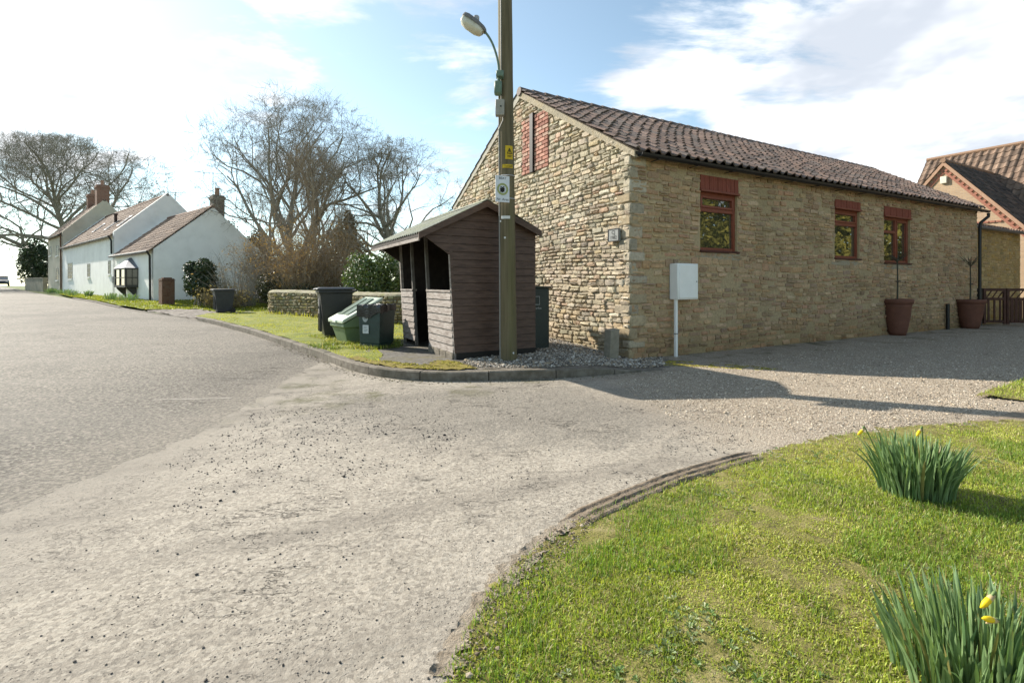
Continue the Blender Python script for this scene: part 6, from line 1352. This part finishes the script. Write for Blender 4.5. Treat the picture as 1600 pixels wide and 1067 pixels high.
# stones
ICO = None
def stones(nm, pts, zf, size, cols, seed, material, sink=.25, flat=.6):
    r = np.random.default_rng(seed); n = len(pts); t = (1+5**.5)/2
    ico = np.array([(-1, t, 0), (1, t, 0), (-1, -t, 0), (1, -t, 0), (0, -1, t), (0, 1, t), (0, -1, -t), (0, 1, -t), (t, 0, -1), (t, 0, 1), (-t, 0, -1), (-t, 0, 1)])/math.hypot(1, t)
    fc = np.array([(0, 11, 5), (0, 5, 1), (0, 1, 7), (0, 7, 10), (0, 10, 11), (1, 5, 9), (5, 11, 4), (11, 10, 2), (10, 7, 6), (7, 1, 8), (3, 9, 4), (3, 4, 2), (3, 2, 6), (3, 6, 8), (3, 8, 9), (4, 9, 5), (2, 4, 11), (6, 2, 10), (8, 6, 7), (9, 8, 1)])
    s = size*np.exp(r.normal(0, .38, n)); a = r.uniform(0, 6.28, n); jit = 1+r.normal(0, .14, (n, 12, 1)); V = ico[None]*jit*s[:, None, None]*np.array([1, .75, flat]); c, q = np.cos(a)[:, None], np.sin(a)[:, None]
    X = V[..., 0]*c-V[..., 1]*q; Yy = V[..., 0]*q+V[..., 1]*c; V = np.stack([X+pts[:, 0, None], Yy+pts[:, 1, None], V[..., 2]+(zf(pts[:, 0], pts[:, 1])+s*flat*(1-2*sink))[:, None]], -1).reshape(-1, 3)
    L = (np.arange(n)[:, None]*12+fc.ravel()[None]).ravel(); cl = np.array(cols)[r.integers(0, len(cols), n)]*r.uniform(.7, 1.25, (n, 1)); o = arr_obj(nm, V, L, np.arange(n*20)*3, material, None, np.repeat(cl, 12, 0), None); o['kind'] = 'stuff'; return o
M_MOSS2 = mat('moss_cushion', [(.85, .85, .85), (1.2, 1.2, 1.1)], 60, .95, attr='Col', spec=.1)
M_PEB = mat('pebble', [(.85, .85, .85), (1.15, 1.15, 1.15)], 60, .8, attr='Col', spec=.3)
BEDV = [(-.72, 7.12), (-.45, 6.68), (.42, 6.68), (1.2, 6.95), (2.3, 7.45), (2.6, 8.45), (2.0, 8.2), (.7, 10.4), (-.2, 10.4), (.5, 8.45), (-.7, 7.42)]
PC = [(.27, .235, .19), (.17, .15, .12), (.38, .34, .28), (.11, .095, .08), (.33, .255, .17), (.52, .48, .42)]
p = scatter(BEDV, 15000, 31); stones('gravel', p, lambda x, y: plat(x, y)+.0125, .0105, PC, 32, M_PEB)
APR = [tuple(at(px, py, 962.5/(py-HY))[:2]) for px, py in ((-60, 1075), (-60, 870), (120, 790), (330, 690), (470, 600), (800, 612), (1000, 640), (1180, 690), (900, 800), (780, 900), (690, 1075))]
dark = [(.055, .05, .045), (.085, .075, .065), (.12, .105, .09), (.04, .037, .034)]
p = scatter(APR, 1700, 41, lambda x, y: .03+sstep(.56, .70, fnoise(x*1.1+31, y*1.1+15))); stones('loose_chippings', p, lambda x, y: gz(x, y)+.006, 0.0042, dark, 42, M_PEB, .2)
p = scatter(APR, 1700, 43, lambda x, y: .25+sstep(.45, .7, fnoise(x*.9+3, y*.9+25))); stones('loose_chippings', p, lambda x, y: gz(x, y)+.006, 0.003, dark+[(.3, .26, .2)], 44, M_PEB, .2)
DRG = [(2.2, 7.0), (1.3, 6.2), (1.5, 4.6), (2.6, 4.0), (3.8, 4.4), (5.2, 4.9), (6.6, 6.4), (13, 9), (13.5, 13.6), (7, 10.5)]
p = scatter(DRG, 30000, 45, lambda x, y: np.clip((6/np.maximum(y, 5))**2, .15, 1)); stones('loose_gravel', p, lambda x, y: gz(x, y)+.006, .0055, [(.40, .325, .24), (.30, .24, .175), (.52, .43, .32), (.22, .18, .13), (.6, .53, .43)], 46, M_PEB, .3)
ms = [(.24, .21, .03), (.32, .28, .05), (.17, .16, .03), (.2, .15, .06)]
p = scatter([(2.2, 7.66), (2.9, 7.42), (3.6, 7.12), (4.0, 7.2), (3.3, 7.8), (2.6, 8.1)], 1500, 61, lambda x, y: sstep(.42, .62, fnoise(x*4, y*4))); stones('moss', p, lambda x, y: gz(x, y)+.004, .011, ms, 62, M_MOSS2, .3, .35)
p = scatter([(-2.2, 7.35), (-1.6, 6.7), (-.9, 6.5), (-.45, 6.6), (-.8, 7.2), (-1.1, 7.3), (-1.3, 6.95), (-1.9, 7.3)], 2200, 63, lambda x, y: .15+sstep(.42, .62, fnoise(x*4, y*4))); stones('moss', p, lambda x, y: plat(x, y)+.012, .010, ms, 64, M_MOSS2, .3, .35)
kp2 = kp[(ds > .3) & (ds < 9)]; kk = np.repeat(kp2, 4, 0); rg_ = np.random.default_rng(8); kk = kk+rg_.normal(0, .06, kk.shape)-np.array([.05, .09]); kk = kk[rg_.random(len(kk)) < .8]
stones('gutter_grit', kk, lambda x, y: gz(x, y)+.006, .0065, [(.2, .17, .12), (.12, .1, .075), (.3, .26, .2), (.16, .14, .05)], 47, M_PEB)
sl_pts = scatter([G2(*q) for q in ((700, 1066), (722, 1000), (762, 930), (800, 885), (850, 842), (905, 810), (960, 795), (900, 850), (850, 930), (800, 980), (760, 1066))], 420, 51, lambda x, y: .1+sstep(.4, .7, fnoise(x*4, y*4))); stones('soil_crumbs', sl_pts, lambda x, y: np.maximum(lawnz(x, y), gz(x, y)+.012)+.006, .0045, [(.18, .135, .09), (.26, .2, .14), (.12, .09, .06), (.32, .26, .19)], 52, M_PEB)
# conifers across the lane (right, outside the picture; seen in the barn's glass)
for i, (x, y, h, lb_) in enumerate(((28, -4, 9, 'golden conifer across the lane at the lawn end of the row'), (27, .2, 10.5, 'golden conifer second from the lawn end of the row across the lane'), (28.5, 4, 11.5, 'tallest golden conifer across the lane, mirrored in the barn glass'), (26.5, 7.6, 9.5, 'shortest golden conifer in the middle of the row across the lane'), (28.5, 11.2, 11, 'broad golden conifer across the lane, mirrored in the first barn window'), (29.5, 15, 10.5, 'golden conifer across the lane mirrored in the narrow third barn window'), (32, 18.5, 10, 'golden conifer across the lane nearest the brick house'))):
    bush('golden_conifer', lb_, 'tree', [((x, y, h*.30), (2.7, 2.7, h*.34)), ((x, y, h*.58), (2.2, 2.2, h*.3)), ((x, y, h*.8), (1.3, 1.3, h*.22))], 6500, .2, ((.10, .10, .02), (.26, .23, .05)), 80+i, M_DRY, group=HGR, lump=.3)
